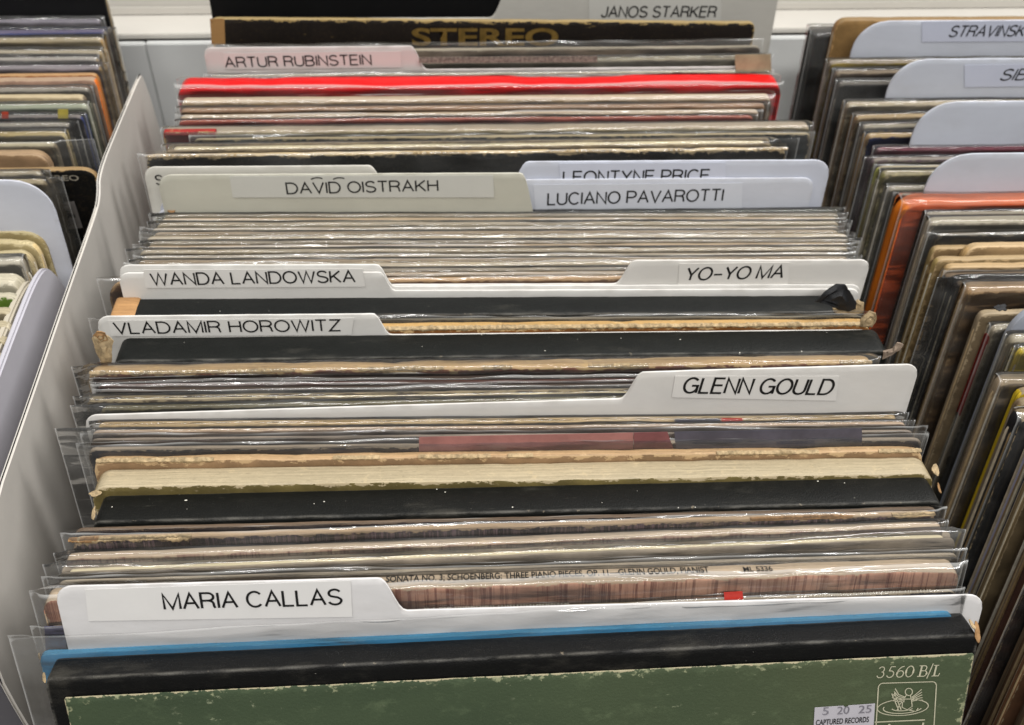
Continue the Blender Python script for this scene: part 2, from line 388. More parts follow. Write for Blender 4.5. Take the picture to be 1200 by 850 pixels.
def text_mesh(s, off=-.01, shear=0., spacing=1.0, ratio=None):
    if off < -.003 and all(ch == ' ' or ch in GL for ch in s):
        wd = .118 if off < -.008 else .125; x = 0; vs = []; fs = []; nat = sum(.34 if ch == ' ' else GL[ch][0]+.165 for ch in s)-.165+shear; kx = (ratio-wd)/nat if ratio else 1
        for ch in s:
            if ch == ' ': x += .34; continue
            gw, ls = GL[ch]
            for l in ls:
                P = [Vector(((p[0]+x)*kx, p[1]*(1-wd)+wd/2)) for p in l]; P = [p for i, p in enumerate(P) if i == 0 or (p-P[i-1]).length > 1e-4]; loop = (P[0]-P[-1]).length < 1e-3; b0 = len(vs)
                for i, p in enumerate(P):
                    a = (P[i]-P[i-1]).normalized() if i else ((P[-1]-P[-2]).normalized() if loop else None)
                    b = (P[i+1]-P[i]).normalized() if i < len(P)-1 else ((P[1]-P[0]).normalized() if loop else None)
                    a = a or b; b = b or a
                    n1 = Vector((-a.y, a.x)); n2 = Vector((-b.y, b.x)); n = (n1+n2)
                    n = n.normalized() if n.length > .05 else n1
                    k = min(2.2, 1/max(.3, n.dot(n1))); n *= wd/2*k
                    vs += [(p.x+n.x, p.y+n.y, 0), (p.x-n.x, p.y-n.y, 0)]
                for i in range(len(P)-1): fs.append((b0+2*i, b0+2*i+1, b0+2*i+3, b0+2*i+2))
            x += gw+.165
        vs = [(v[0]+shear*v[1]*kx, v[1], 0) for v in vs]
        me = bpy.data.meshes.new('lettering'); me.from_pydata(vs, [], fs)
        x0 = min(v[0] for v in vs); x1 = max(v[0] for v in vs)
        for v in me.vertices: v.co.x = (v.co.x-x0)/(x1-x0)
        return me
    cu = bpy.data.curves.new('txt', 'FONT'); cu.body = s; cu.size = 1; cu.offset = off; cu.shear = shear; cu.space_character = spacing; cu.resolution_u = 5
    ob = bpy.data.objects.new('txt', cu); C.objects.link(ob); dg = bpy.context.evaluated_depsgraph_get(); dg.update()
    me = bpy.data.meshes.new_from_object(ob.evaluated_get(dg)); bpy.data.objects.remove(ob); bpy.data.curves.remove(cu)
    xs = [v.co.x for v in me.vertices]; ys = [v.co.y for v in me.vertices]
    x0, x1 = min(xs), max(xs); y0, y1 = min(ys), max(ys)
    for v in me.vertices: v.co.x = (v.co.x-x0)/(x1-x0); v.co.y = (v.co.y-y0)/(y1-y0)
    return me
def text_on(r, parent, s, bl, br, hpx, mat, y=-.0003, off=-.012, shear=0., name='lettering', spacing=1.0, plane='face', th=0):
    """baseline from pixel bl to br, cap height hpx pixels"""
    fp = (lambda x, yy: face_pt(r, x, yy, y)) if plane == 'face' else (lambda x, yy: top_pt(r, x, yy, plane))
    a = fp(*bl); b = fp(*br); c = fp(bl[0], bl[1]-hpx)
    ux = Vector((b[0]-a[0], b[1]-a[1])); hh = abs(c[1]-a[1]); me = text_mesh(s, off, shear, spacing, ux.length/hh); n = Vector((-ux.y, ux.x)).normalized()
    for v in me.vertices:
        p = Vector(a)+ux*v.co.x+n*(hh*v.co.y)
        v.co = Vector((p.x, y, p.y)) if plane == 'face' else Vector((p.x, p.y, plane+.0003))
    for p in me.polygons: pass
    return link(name, me, mat, parent)
def quad_plate(r, name, px, mat, y=-.00005, th=.00012, parent=None):
    """flat plate on the front face, corners given as pixels"""
    pts = [face_pt(r, *p) for p in px]
    return link(name, poly_plate(name, pts, y, th), mat, parent or r.o)

def poly_flap(r, name, px, mat, y=-.0008, lift=.002, seed=0, th=.0005):
    """torn piece of covering with the outline given, bowed out from the face"""
    rg = random.Random(seed); P = [Vector(face_pt(r, p[0], p[1], y)) for p in px]; dense = []
    for i, p in enumerate(P):
        q = P[(i+1) % len(P)]; n = max(2, int((q-p).length/.0012))
        for k in range(n): dense.append(p.lerp(q, k/n)+Vector((rg.uniform(-1, 1), rg.uniform(-1, 1)))*.00022)
    c = sum(dense, Vector((0, 0)))/len(dense); bm = bmesh.new(); rings = []
    for j, f in enumerate((.2, .4, .6, .8, 1.)):
        rings.append([bm.verts.new((c.x+(p.x-c.x)*f, y-lift*(.2+(1-f*f)*.25+.55*noise.noise(Vector((p.x*110*f, p.y*110*f, seed+.5)))), c.y+(p.y-c.y)*f)) for p in dense])
    n = len(dense); bm.faces.new(rings[0])
    for a, b in zip(rings, rings[1:]):
        for k in range(n): bm.faces.new((a[k], a[(k+1) % n], b[(k+1) % n], b[k]))
    g = bmesh.ops.extrude_face_region(bm, geom=list(bm.faces))
    for e in g['geom']:
        if isinstance(e, bmesh.types.BMVert): e.co.y += th
    bmesh.ops.recalc_face_normals(bm, faces=bm.faces); me = bpy.data.meshes.new(name); bm.to_mesh(me); bm.free(); me.shade_smooth(); me.set_sharp_from_angle(angle=rad(35)); return link(name, me, mat, r.o)
def torn_strip(r, x0, x1, ypx, hgt, seed, mat, out=.0006, top=None, drop=.0):
    """ragged delaminated paper edge lying along the top front edge between two pixel columns"""
    a = face_pt(r, x0, ypx[0])[0]; b = face_pt(r, x1, ypx[1])[0]; n = max(14, int((b-a)/.00045)); rows = []
    H = r.H if top is None else top
    for i in range(n+1):
        x = a+(b-a)*i/n; f = min(1, i/3, (n-i)/3)
        lo = .45*hgt*(.45+.8*nz(x, 150, seed)+.7*nz(x, 700, seed+2)+.4*nz(x, 1800, seed+4))*f+.0002*f; lo = max(.0001, lo)
        up_ = (.0001+.0006*nz(x, 300, seed+5)+.0007*nz(x, 1100, seed+3))*f
        cu = .2*out*(.3+1.2*abs(nz(x, 130, seed+6))+.8*abs(nz(x, 900, seed+9)))
        rows.append([Vector((x, -cu*.5*f-.0001, H-drop-lo)), Vector((x, -cu*f-.0003, H-drop-lo*.5)), Vector((x, -cu*.7*f-.0004, H-drop+up_*.4)), Vector((x, -cu*.2, H-drop+max(up_, -.0002)+.0004)),
            Vector((x, .0012, H-drop+max(up_, -.0002)*.7+.0004)), Vector((x, .0013, H-drop-.0004)), Vector((x, -.00002, H-drop-.0006)), Vector((x, -.00002, H-drop-lo))])
    me = grid_mesh('torn_edge', rows, True); me.shade_smooth(); me.set_sharp_from_angle(angle=rad(50)); return link('torn_edge', me, mat, r.o)
LIN = {}
def record(label, a, b, t=.003, rise=0., face='#6b5a48', edge='#b39c80', top=None, side=None, wear=.8, ribs=None, film=None, kind='open', row='mid', group=None,
           seed=None, rough=.5, rag=.0004, angle=None, width=.315, corner=.003, inner='#cbbf9e', name='record', cat='record', mottle=.25, leanf=lean_of, lock=None):
    seed = seed if seed is not None else len(LIN)*1.37+1; LIN[len(LIN)] = 1
    r = place(name, label, cat, group, a, b, t, rise, row, angle, width, .0006 if film else .0002, leanf, lock=lock)
    m = jacket_mat(face, edge, top, side, wear, ribs, int(seed), rough, mottle)
    if kind == 'open' and t >= .0024:
        bt = .0006
        f = link('front_board', slab('front_board', r.W, r.H, bt, seed, 0, rag=rag, r=corner, bev=.00018), m, r.o)
        b_ = link('back_board', slab('back_board', r.W, r.H-.0002, bt, seed+2, t-bt, rag=rag, r=corner, bev=.00018), m, r.o)
        link('inner_sleeve', slab('inner_sleeve', r.W-.006, r.H-.0012, t-2*bt-.0006, seed+4, bt+.0003, rag=.0006, r=.002, bev=.0002), plain('inner_paper', inner, .7), r.o)
        sp = None
    elif kind == 'cloth':
        link('box_body', slab('box_body', r.W, r.H, t, seed, 0, r=corner, bev=.0011, wave=.0002), cloth_mat(face, int(seed) % 5), r.o)
    else:
        link('jacket', slab('jacket', r.W, r.H, t, seed, 0, rag=rag, r=corner), m, r.o)
    if row in ('left', 'right') and .0034 <= t < .009 and kind == 'solid':
        for q_ in range(1 if t < .0052 else 2):
            cc_ = ('#c9bfa8', '#b39c78', '#d2ccbd', '#a58a64', '#bfb199')[(int(seed*3)+q_) % 5]
            iy = t*(.28+.36*q_)+.0006*math.sin(seed*5); H2 = r.H-.0035-.004*abs(math.sin(seed*2+q_))
            link('inner_sleeve', slab('inner_sleeve', r.W+.0007+.0006*q_, H2, .0007+.0003*q_, seed+31+q_, iy, rag=.0004, r=.003, bev=.0001, nx=24), plain('inner_paper_side', cc_, .7, .2, 120, .2), r.o)
    if film:
        st, rs, l, q = film
        link('plastic_sleeve', film_mesh(r.W, r.H, t, l/1000, q/1000, rs/1000, st, seed), film_mat(int(seed) % 6), r.o)
    return r
def divider(label, a, b, tabs, rise, c='#d9d6d0', row='mid', group=None, th=.0009, rad_=.007, seed=0, angle=None, width=.322, big=None, leanf=lean_of, endr=.006, tilt=0.):
    """tabs = [(x0,x1,height)] in fractions of the width from the left"""
    r = place('divider', label, 'divider', group, a, b, th, rise, row, angle, width, .0002, leanf)
    W = r.W
    def top(x):
        u = x+W/2; h = 0
        for x0, x1, hh in tabs:
            x0 *= W; x1 *= W
            R_ = min(rad_, hh*.32)
            def side(d):    # d inside distance from tab side
                if d >= R_*1.2: return hh
                if d <= -R_: return 0
                f = (d+R_)/(2.2*R_); return hh*(f*f*f*(f*(f*6-15)+10))
            l = hh if x0 <= 0 else side(u-x0); q = hh if x1 >= W else side(x1-u)
            h = max(h, min(l, q))
        return h+tilt*u/W
    me = slab('panel', W, r.H, th, seed, 0, top=top, rough=.00008, wave=.0001, r=big or endr, nx=230, bev=.0003)
    r.panel = link('panel', me, divider_mat(c, seed % 4), r.o)
    return r
def name_label(r, px, s, bl, br, h, paper='#dedbd5', shear=0., off=-.012):
    lab = quad_plate(r, 'paper_label', px, plain('label_paper', paper, .45, .02, 60, .03), -.00002+dy_face(r, px), .00014)
    text_on(r, lab, s, bl, br, h, INK, y=-.00035+dy_face(r, px), off=off, shear=shear)
    return lab
def dy_face(r, px): return -.0003

# ------------------------------------------------------------------ the display unit and the bins
def empty(name, label, cat, loc=(0, 0, 0), group=None):
    o = bpy.data.objects.new(name, None); C.objects.link(o); o.location = loc; o['label'] = label; o['category'] = cat
    if group: o['group'] = group
    return o
PAN = plain('bin_panel', '#c9c4bc', .42, .05, 26, .05)
PANL = plain('bin_panel_lavender', '#b6b4bb', .42, .04, 26, .05)
PANC = plain('bin_panel_cream', '#b5ad9c', .5, .06, 40, .05)
RIS = plain('riser_panel', '#cdc9c1', .45, .03, 12, .03)
GRY = plain('bin_back', '#d9dad8', .42, .05, 18, .05)
def side_panel(name, x0, x1, pts, mat, parent, bev=.0009):
    """pts: outline in (y,z); extruded from x0 to x1"""
    bm = bmesh.new(); vs = [bm.verts.new((x0, y, z)) for y, z in pts]; f = bm.faces.new(vs)
    r = bmesh.ops.extrude_face_region(bm, geom=[f])
    for e in r['geom']:
        if isinstance(e, bmesh.types.BMVert): e.co.x = x1
    bmesh.ops.recalc_face_normals(bm, faces=bm.faces)
    ed = [e for e in bm.edges if len(e.link_faces) == 2 and e.calc_face_angle(0) > rad(50)]
    bmesh.ops.bevel(bm, geom=ed, offset=bev, segments=2, affect='EDGES')
    me = bpy.data.meshes.new(name); bm.to_mesh(me); bm.free(); me.shade_smooth(); me.set_sharp_from_angle(angle=rad(40)); return link(name, me, mat, parent)
def arc(cx, cy, r, a0, a1, n=6): return [(cx+r*math.cos(rad(a0+(a1-a0)*i/n)), cy+r*math.sin(rad(a0+(a1-a0)*i/n))) for i in range(n+1)]
def smooth_pts(pts, it=3):
    for _ in range(it):
        o = []
        for i in range(len(pts)-1):
            a, b = pts[i], pts[i+1]; o += [(a[0]*.75+b[0]*.25, a[1]*.75+b[1]*.25), (a[0]*.25+b[0]*.75, a[1]*.25+b[1]*.75)]
        pts = [pts[0]]+o+[pts[-1]]
    return pts
mid = empty('record_bin', 'grey white record bin holding the labelled classical dividers, in the middle', 'bin', (0, 0, 0))
edge_ = smooth_pts([(.203, .0), (.203, .225), (.206, .285), (.235, .311), (.30, .3105), (.36, .3105), (.418, .3095), (.428, .311), (.436, .3190), (.48, .3165), (.532, .3128), (.537, .3105), (.543, .285), (.55, .20), (.556, 0)], 2)
side_panel('side_panel', -.1668, -.1650, edge_, PAN, mid)
side_panel('side_panel', .1985, .2010, [(.05, 0), (.05, .14), (.64, .14), (.64, 0)], PAN, mid)
link('back_panel', box_mesh('back_panel', -.195, .2030, .655, .659, 0, .2618), GRY, mid)
link('front_panel', box_mesh('front_panel', -.163, .198, .040, .043, 0, .14), PAN, mid)
link('floor_panel', box_mesh('floor_panel', -.163, .198, .0435, .654, -.010, -.0062), PAN, mid)
lb = empty('record_bin', 'record bin at the left with a lavender grey side panel in front of its records', 'bin', (0, 0, 0))
lav = smooth_pts([(.16, .0), (.17, .20), (.20, .300), (.26, .314), (.33, .3145), (.372, .3135), (.384, .306), (.392, .285), (.44, .12), (.47, 0)], 2)
side_panel('side_panel', -.1815, -.1785, lav, PANL, lb)
side_panel('divider_panel', -.1872, -.1838, [(y-.006, z-.002) for y, z in lav], PANC, lb)
link('back_panel', box_mesh('back_panel', -.56, -.1955, .655, .659, 0, .2615), GRY, lb)
link('floor_panel', box_mesh('floor_panel', -.56, -.19, .06, .654, -.010, -.0062), PAN, lb)
link('side_panel', box_mesh('side_panel', -.565, -.5615, .06, .654, -.006, .3), PAN, lb)
rb = empty('record_bin', 'record bin at the right, holding the composer dividers and the orange record', 'bin', (0, 0, 0))
link('back_panel', box_mesh('back_panel', .2035, .60, .655, .659, 0, .2615), GRY, rb)
link('floor_panel', box_mesh('floor_panel', .2035, .60, .02, .654, -.010, -.0062), PAN, rb)
link('side_panel', box_mesh('side_panel', .6, .6035, .02, .654, -.006, .3), PAN, rb)
riser = empty('display_riser', 'pale beige stepped panel running along behind all three bins', 'shelf', (0, .7, 0))
for nme, bx in (('ledge', (-.75, .95, .660, .6855, .2620, .2655)), ('riser_panel', (-.75, .95, .686, .690, -.05, .62)), ('ledge_lip', (-.75, .95, .6845, .6858, .2658, .2715))):
    o = link(nme, box_mesh(nme, bx[0], bx[1], bx[2]-.7, bx[3]-.7, bx[4], bx[5], .0005), RIS, riser)
fl = link('floor', box_mesh('floor', -3, 3, -3, 3, -.80, -.78, 0), plain('floor_vinyl', '#6f6d68', .5, .12, 3, .02)); fl['kind'] = 'structure'
tb = empty('display_table', 'table top carrying the three record bins', 'table')
link('table_top', box_mesh('table_top', -.8, .98, -.05, .80, -.032, -.0105, .002), plain('table_top', '#4a4743', .5), tb)
for x, y in ((-.76, -.01), (.94, -.01), (-.76, .76), (.94, .76)): link('leg', box_mesh('leg', x-.02, x+.02, y-.02, y+.02, -.78, -.0325, .002), plain('table_leg', '#2c2b2a', .4), tb)

# ------------------------------------------------------------------ middle bin, front to back
R = record; D = divider
A = R('black box set with a scuffed green front sheet, foremost in the middle bin', (52, 797), (1147, 743), .0135, 0, face='#0b0b0b', kind='cloth', corner=.002, name='record_box_set', cat='box set')
# green cover sheet
def green_mat():
    s = N('green_cover'); L = (3, 1, 2)
    a = s.mix(s.rng(s.noise((9, 9, 14), L, 4), .3, .7), col('#35422f'), col('#424f38'))
    spx = s.n.new('ShaderNodeSeparateXYZ'); s.l.new(s.tc.outputs['Object'], spx.inputs[0])
    a = s.mix(s.rng(spx.outputs['X'], -.05, .16), a, s.mix(s.rng(s.noise((12, 12, 12), L, 3), .3, .7), col('#434e37'), col('#4b533a')))
    a = s.mix(s.math('MULTIPLY', s.rng(s.noise((70, 70, 100), L, 6, .75), .5, .75), .35), a, col('#6e7c5c'))
    sc = s.rng(s.noise((150, 150, 230), (1, 4, 2), 7, .72), .61, .69)
    pt = s.rng(s.noise((28, 28, 36), (6, 4, 2), 4), .44, .6)
    a = s.mix(s.math('MULTIPLY', s.math('MULTIPLY', sc, pt), .85), a, col('#a9ad8e'))
    rim = s.attr('rim'); n1 = s.noise((210,)*3, L, 6, .75)
    a = s.mix(s.math('LESS_THAN', rim, s.math('MULTIPLY', s.rng(n1, .42, .68), .0009)), a, col('#a9a082'))
    a = s.mix(s.math('MULTIPLY', s.math('LESS_THAN', rim, s.math('MULTIPLY', s.rng(n1, .35,   .8), .006)), s.rng(s.noise((330,)*3, L, 3), .54, .66)), a, col('#8f9272'))
    s.put(s.b.inputs['Base Color'], a); s.b.inputs['Roughness'].default_value = .45; s.bump(s.noise((900,)*3, L, 5), .3, .0005); return s.m
gx0, gz0 = face_pt(A, 75, 812); gx1, gz1 = face_pt(A, 1140, 767)
gm = slab('front_sheet', gx1-gx0, (gz0+gz1)/2, .0003, 3, -.0009, r=.0008, wave=.0, rough=.00012, bev=.0001, x0=(gx0+gx1)/2, rag=.0003)
gs = link('front_sheet', gm, green_mat(), A.o)
PRT = plain('cream_print', '#b9b59c', .5, .1, 300, .02)
yt = -.0012
SERIAL = True
def strokes(r, name, lines, wpx, mat, parent, y):
    """thin flat strokes: polylines in pixels turned into ribbons on the face"""
    vs = []; fs = []
    for ln in lines:
        P = [Vector(face_pt(r, *p, y)) for p in ln]; wd = wpx[0]/3400 if isinstance(wpx, tuple) else wpx/3400
        base = len(vs)
        for i, p in enumerate(P):
            d = (P[min(i+1, len(P)-1)]-P[max(i-1, 0)]).normalized(); n = Vector((-d.y, d.x))*wd/2
            vs += [(p.x+n.x, y, p.y+n.y), (p.x-n.x, y, p.y-n.y)]
        for i in range(len(P)-1): fs.append((base+2*i, base+2*i+1, base+2*i+3, base+2*i+2))
    me = bpy.data.meshes.new(name); me.from_pydata(vs, [], fs); return link(name, me, mat, parent)
_T = lambda pts: [(1027+u+v*.25, 794.6-v-u*.03) for u, v in pts]
_ar = lambda cx, cy, rx, ry, a0, a1, n=12: [(cx+rx*math.cos(rad(a0+(a1-a0)*i/n)), cy+ry*math.sin(rad(a0+(a1-a0)*i/n))) for i in range(n+1)]
strokes(A, 'lettering', [_T(q) for q in (_ar(3.8, 9.6, 3.2, 3.2, 160, -80), _ar(3.8, 3.6, 3.9, 3.6, 80, -165), [(19.5, 12.6), (14.4, 12.6), (13.2, 7.4)], _ar(15.2, 3.9, 4., 3.9, 115, -160), _ar(26.8, 3.8, 3.9, 3.8, 0, 360, 18), [(23, 4.2), (23.6, 8.4), (26.6, 11.8), (30, 12.9)],
  _ar(37.5, 6.4, 4.4, 6.4, 0, 360, 20), [(47.5, .3), (54.5, .3)], [(47.5, 12.7), (54, 12.7)], _ar(53.6, 9.7, 3., 3., 90, -90), _ar(54.4, 3.5, 3.6, 3.3, 90, -90), [(50.5, 6.7), (54.4, 6.8)], [(59.6, -2.5), (63, 15)], [(64.6, 12.7), (70.4, 12.7)], [(64.6, .3), (72.6, .3), (73.2, 3.4)])], 1.25, PRT, gs, yt)
strokes(A, 'lettering', [_T(q) for q in ([(50.4, .3), (50.4, 12.7)], [(67.4, .3), (67.4, 12.7)], [(33.4, 4.2), (33.2, 8.6)], [(41.7, 4.2), (41.8, 8.6)], [(22.9, 3), (23.2, 6)], [(57.8, 2.2), (58., 4.6)])], 2.1, PRT, gs, yt-.0001)
def rrect(x0, y0, x1, y1, r, sk=0.):
    pts = arc(x1-r, y1-r, r, 90, 0, 4)+arc(x1-r, y0+r, r, 0, -90, 4)+arc(x0+r, y0+r, r, -90, -180, 4)+arc(x0+r, y1-r, r, 180, 90, 4)
    pts.append(pts[0]); return [(x+(y1-y)*sk, y-(x-x0)*.03) for x, y in pts]
strokes(A, 'emblem_frame', [rrect(1025, 801, 1093, 878, 5, .06)], 1.3, PRT, gs, yt)
def ell(cx, cy, rx, ry, a0=0, a1=360, n=28, tilt=-4): 
    o = []
    for i in range(n+1):
        a = rad(a0+(a1-a0)*i/n); x = rx*math.cos(a); y = ry*math.sin(a); c_, s_ = math.cos(rad(tilt)), math.sin(rad(tilt)); o.append((cx+x*c_-y*s_, cy+x*s_+y*c_))
    return o
em = [ell(1058, 829, 30, 9.5), ell(1058, 829.5, 23, 6.6, 20, 200), ell(1058, 829.5, 13, 3.6, 30, 170)]
em += [ell(1065, 811, 4.2, 4.2)]                                                    # head
em += [[(1062, 815), (1058, 821), (1057, 829), (1063, 832), (1069, 828), (1068, 820), (1067, 815)], [(1064, 832), (1073, 834), (1076, 830)], [(1060, 820), (1054, 826), (1051, 833)]]   # body, leg, arm
for k in range(5): em.append([(1060, 817+k*1.4), (1053-k*.6, 814+k*2), (1047-k*1.2+2, 807+k*3.5)])
for k in range(5): em.append([(1069, 817+k*1.2), (1073+k*.7, 814+k*1.6), (1080+k*.4, 808+k*3.2)])
em += [[(1045, 813), (1053, 832)], [(1048, 812), (1056, 832)]]
strokes(A, 'angel_emblem', em, 1.2, PRT, gs, yt-.0001)
strokes(A, 'emblem_rule', [[(1025, 846.5), (1084, 843.8)]], 1.8, PRT, gs, yt)
text_on(A, gs, 'Angel', (1032, 866), (1080, 864), 17, PRT, y=yt, off=.01, shear=.0)
stk = quad_plate(A, 'price_sticker', [(953.5, 826.5), (987, 824.3), (990, 827.3), (993, 824), (1024, 821.8), (1021, 866), (951, 869)], plain('sticker_paper', '#b3b0b6', .5, .03, 80, .02), -.0012, .0001, gs)
DOT = plain('dotted_print', '#77747c', .6, .2, 300, 0)
for s_, x0, x1 in (('5', 964, 971), ('20', 981, 995), ('25', 1006, 1021)): text_on(A, gs, s_, (x0, 838.5-(x0-964)*.05), (x1, 838.3-(x1-964)*.05), 9, DOT, y=-.0016, off=.0)
text_on(A, gs, 'CAPTURED RECORDS', (956, 850.5), (1018, 846.5), 6.5, INK, y=-.0016, off=.012)
CR = plain('torn_card', '#8f6d47', .75, .25, 300, .5); CR2 = plain('torn_card_pale', '#a5906e', .8, .38, 420, .6)
KB = plain('torn_black_cloth', '#17181a', .6, .2, 300, .5)
def flap(r, px, size, mat, seed, name='torn_flap', dz=.0015, y=.001, up=(0, -.35, .9), spike=.3, crump=.16, dx=0):
    size = (size[0]*.72, size[1]*.72)
    x, z = face_pt(r, px[0], px[1], y)
    return link(name, patch_mesh(x, y, z, size[0]/1000, size[1]/1000, seed, up, crump, .0004, spike), mat, r.o)
flap(A, (1146, 741), (1.8, 4.5), CR, 3, up=(.6, -.6, .4)); flap(A, (1140, 732), (1.6, 3.), CR2, 5, up=(.6, -.2, .7))
flap(A, (51, 795), (1.2, 2.2), CR2, 7, up=(-.6, -.6, .3))

B1 = R('bright blue record sleeve directly behind the front black box set', (45, 768), (1118, 719), .0026, .0012, face='#2d86b6', edge='#5f9dbb', top='#4b9cc6', side='#1a78a8', wear=.25, film=('o', 8, 9, 4), kind='solid', rag=0, corner=.003, mottle=.08)
flap(B1, (46, 772), (.9, 2.6), CR2, 11, up=(-.8, -.5, .2))
MC = D('white divider lettered MARIA CALLAS on its left tab', (72, 727), (1155, 697), [(0, .352, .0142)], .0045, '#d3d1d0', endr=.006, seed=1)
name_label(MC, [(100, 690), (411, 679.5), (413, 722), (104, 727)], 'MARIA CALLAS', (192, 715.5), (402, 709.5), 20, '#dad8d5')
M1 = R('dark slim record with a red patch, just behind the MARIA CALLAS divider', (52, 737), (1122, 693), .0016, .002, face='#2b2a33', edge='#8d7f68', wear=.7, film=('o', 1.0, 5, 3), kind='solid', rag=.0006)
quad_plate(M1, 'red_patch', [(848, 694), (870, 693), (872, 714), (850, 715)], plain('red_print', '#c03a30', .4, .1))
quad_plate(M1, 'cover_print', [(52, 734), (76, 733), (78, 765), (54, 765)], plain('slate_print', '#5c5a70', .4, .15))
def print_tops(x0, y0, x1, y1, seed):
    """tops of a line of illegible small print, cut off by the divider in front"""
    rg = random.Random(seed); ln = []; x = x0
    while x < x1:
        y = y0+(y1-y0)*(x-x0)/(x1-x0)
        if rg.random() > .12: ln.append([(x, y), (x+rg.uniform(.8, 2.2), y)]); ln.append([(x+.4, y), (x+.4, y+2.4)])
        x += rg.uniform(2.8, 4.2)
    strokes(M1, 'print_marks', ln, .9, plain('pale_print', '#c9c4b4', .5), M1.o, -.0004)
print_tops(938, 698, 1092, 691, 938)
print_tops(497, 713, 672, 707, 497)
M2 = R('tan spined record with its title printed above a worn reddish ribbed front', (48, 704), (1126, 668), .0072, .0035, face='#b98a72', edge='#b09a80', top='#b3a18a', side='#7a6a55', ribs='#7c4a3a', wear=.8, film=('o', 1.2, 5, 4), kind='solid', rag=.0008, corner=.004, mottle=.3)
def spine_text(r, s, a, b, h):
    return text_on(r, r.o, s, a, b, h, INK, plane=r.H+.0011, off=.022, name='spine_lettering')
spine_text(M2, 'SONATA NO. 3; SCHOENBERG: THREE PIANO PIECES, OP. 11—GLENN GOULD, PIANIST', (452, 684.5), (832, 673), 8.5)
spine_text(M2, 'ML 5336', (872, 671), (906, 670), 6)
M3 = R('thin grey record in a loose clear sleeve behind the reddish ribbed record', (66, 683), (1124, 650), .0015, .001, face='#8b8172', edge='#a39784', wear=.5, film=('o', 2.2, 5, 3), kind='solid')
M4 = R('grey beige record with silvery creases across its clear sleeve', (66, 672), (1121, 630), .0045, .002, face='#9a8d7c', edge='#b0a28e', top='#b0a18c', side='#6b6556', wear=.4, film=('f', 2.4, 5, 4), rag=.0006)
M5 = R('pink brown record with a tall worn ribbed strip along the top', (75, 655), (1106, 616), .0034, .0040, face='#a98c7a', edge='#b9a48a', top='#b7a58e', ribs='#75544a', wear=1.1, film=('f', 1.2, 4, 2), kind='solid', rag=.0008, mottle=.35)
M6 = R('dark maroon mottled record with a torn tan upper left edge', (84, 634), (1098, 603), .0030, .003, face='#2c2226', edge='#a58d70', ribs='#6d575c', wear=.9, film=('o', 2.2, 4, 4), kind='solid', rag=.0008, mottle=.4)
torn_strip(M6, 84, 166, (634, 630), .0045, 201, CR2, .0016); torn_strip(M6, 150, 224, (631, 628), .0042, 204, CR2, .0018); torn_strip(M6, 80, 118, (634, 632), .0030, 209, CR, .0022)
torn_strip(M6, 1046, 1096, (604, 603), .0028, 211, CR2, .0014); torn_strip(M6, 880, 1000, (607, 604), .0008, 212, CR, .0006)
M6b = R('slim dark wine record just in front of the thick black box below the cream record', (86, 622), (1100, 597), .0018, .0005, face='#2a2024', edge='#6f5d4c', wear=.6, kind='solid')
CB = R('thick black cloth box set in front of the cream record', (107, 612), (1105, 588), .0150, 0, face='#10110f', kind='cloth', corner=.003, name='record_box_set', cat='box set')
flap(CB, (109, 602), (1.2, 4.), CR2, 12, up=(-.7, -.3, .6)); flap(CB, (112, 578), (4, 1.6), CR2, 13, up=(-.2, -.3, .9), y=.012); flap(CB, (1101, 572), (1.4, 3.5), CR, 14, up=(.6, -.3, .6), y=.008)
M7 = R('thick cream record with a brown olive lower lip and split right corner', (105, 571), (1097, 555), .0100, .0005, face='#675b35', edge='#b3a383', top='#b0a285', side='#8c7b58', wear=1.2, kind='solid', rag=.001, corner=.006)
flap(M7, (1098, 552), (2.6, 3.8), CR2, 15, up=(.3, -.4, .8), y=.004)
M8 = R('tan record with a frayed chipped top edge behind the cream record', (108, 541), (1084, 529), .0036, .0008, face='#8a6f52', edge='#b89c76', top='#b3946e', wear=1.5, kind='solid', rag=.0016, corner=.004)
for k, (x0, x1) in enumerate([(112, 250), (390, 445), (490, 575), (595, 625), (840, 960), (1030, 1080)]): torn_strip(M8, x0, x1, (541-x0*.0115, 541-x1*.0115), .0022, 220+k, CR2, .0009)
M9 = R('dark record with a pink band on its cover in a shiny sleeve', (102, 528), (1082, 516), .0022, .0022, face='#2a2831', edge='#8f8271', wear=.7, film=('o', 2.6, 4, 2), kind='solid')
quad_plate(M9, 'pink_band', [(491, 512), (742, 507), (742, 528), (491, 530)], plain('pink_print', '#9c6a66', .4, .15))
quad_plate(M9, 'rose_band', [(742.5, 507), (782, 506), (790, 528), (742.5, 528)], plain('rose_print', '#7b4a4d', .4, .2))
quad_plate(M9, 'slate_band', [(790, 506), (1010, 502), (1010, 522), (792, 526)], plain('slate_print2', '#4e4c58', .4, .2))
M10 = R('thin grey plum record behind the pink banded cover', (104, 516), (1072, 506), .0014, .0018, face='#7d6c66', edge='#95887a', wear=.7, film=('o', 2.8, 3, 5), kind='solid')
M11 = R('brown grey record in a clear sleeve two behind the pink banded cover', (106, 507), (1064, 497), .0018, .0022, face='#8d7562', edge='#ab947c', wear=.8, film=('f', 1.4, 13, 3), kind='solid')
M12 = R('tan record with a small red mark in front of the GLENN GOULD divider', (112, 499), (1054, 490), .0026, .0026, face='#96825f', edge='#b79f78', wear=.9, film=('f', 1.2, 3, 4))
quad_plate(M12, 'red_patch', [(845, 490), (870, 490), (872, 502), (847, 502)], plain('red_print', '#c03a30', .4, .1))
quad_plate(M12, 'dark_band', [(790, 491), (844, 490.6), (846, 502), (792, 502)], plain('slate_print2', '#3e3c4a', .4, .2))
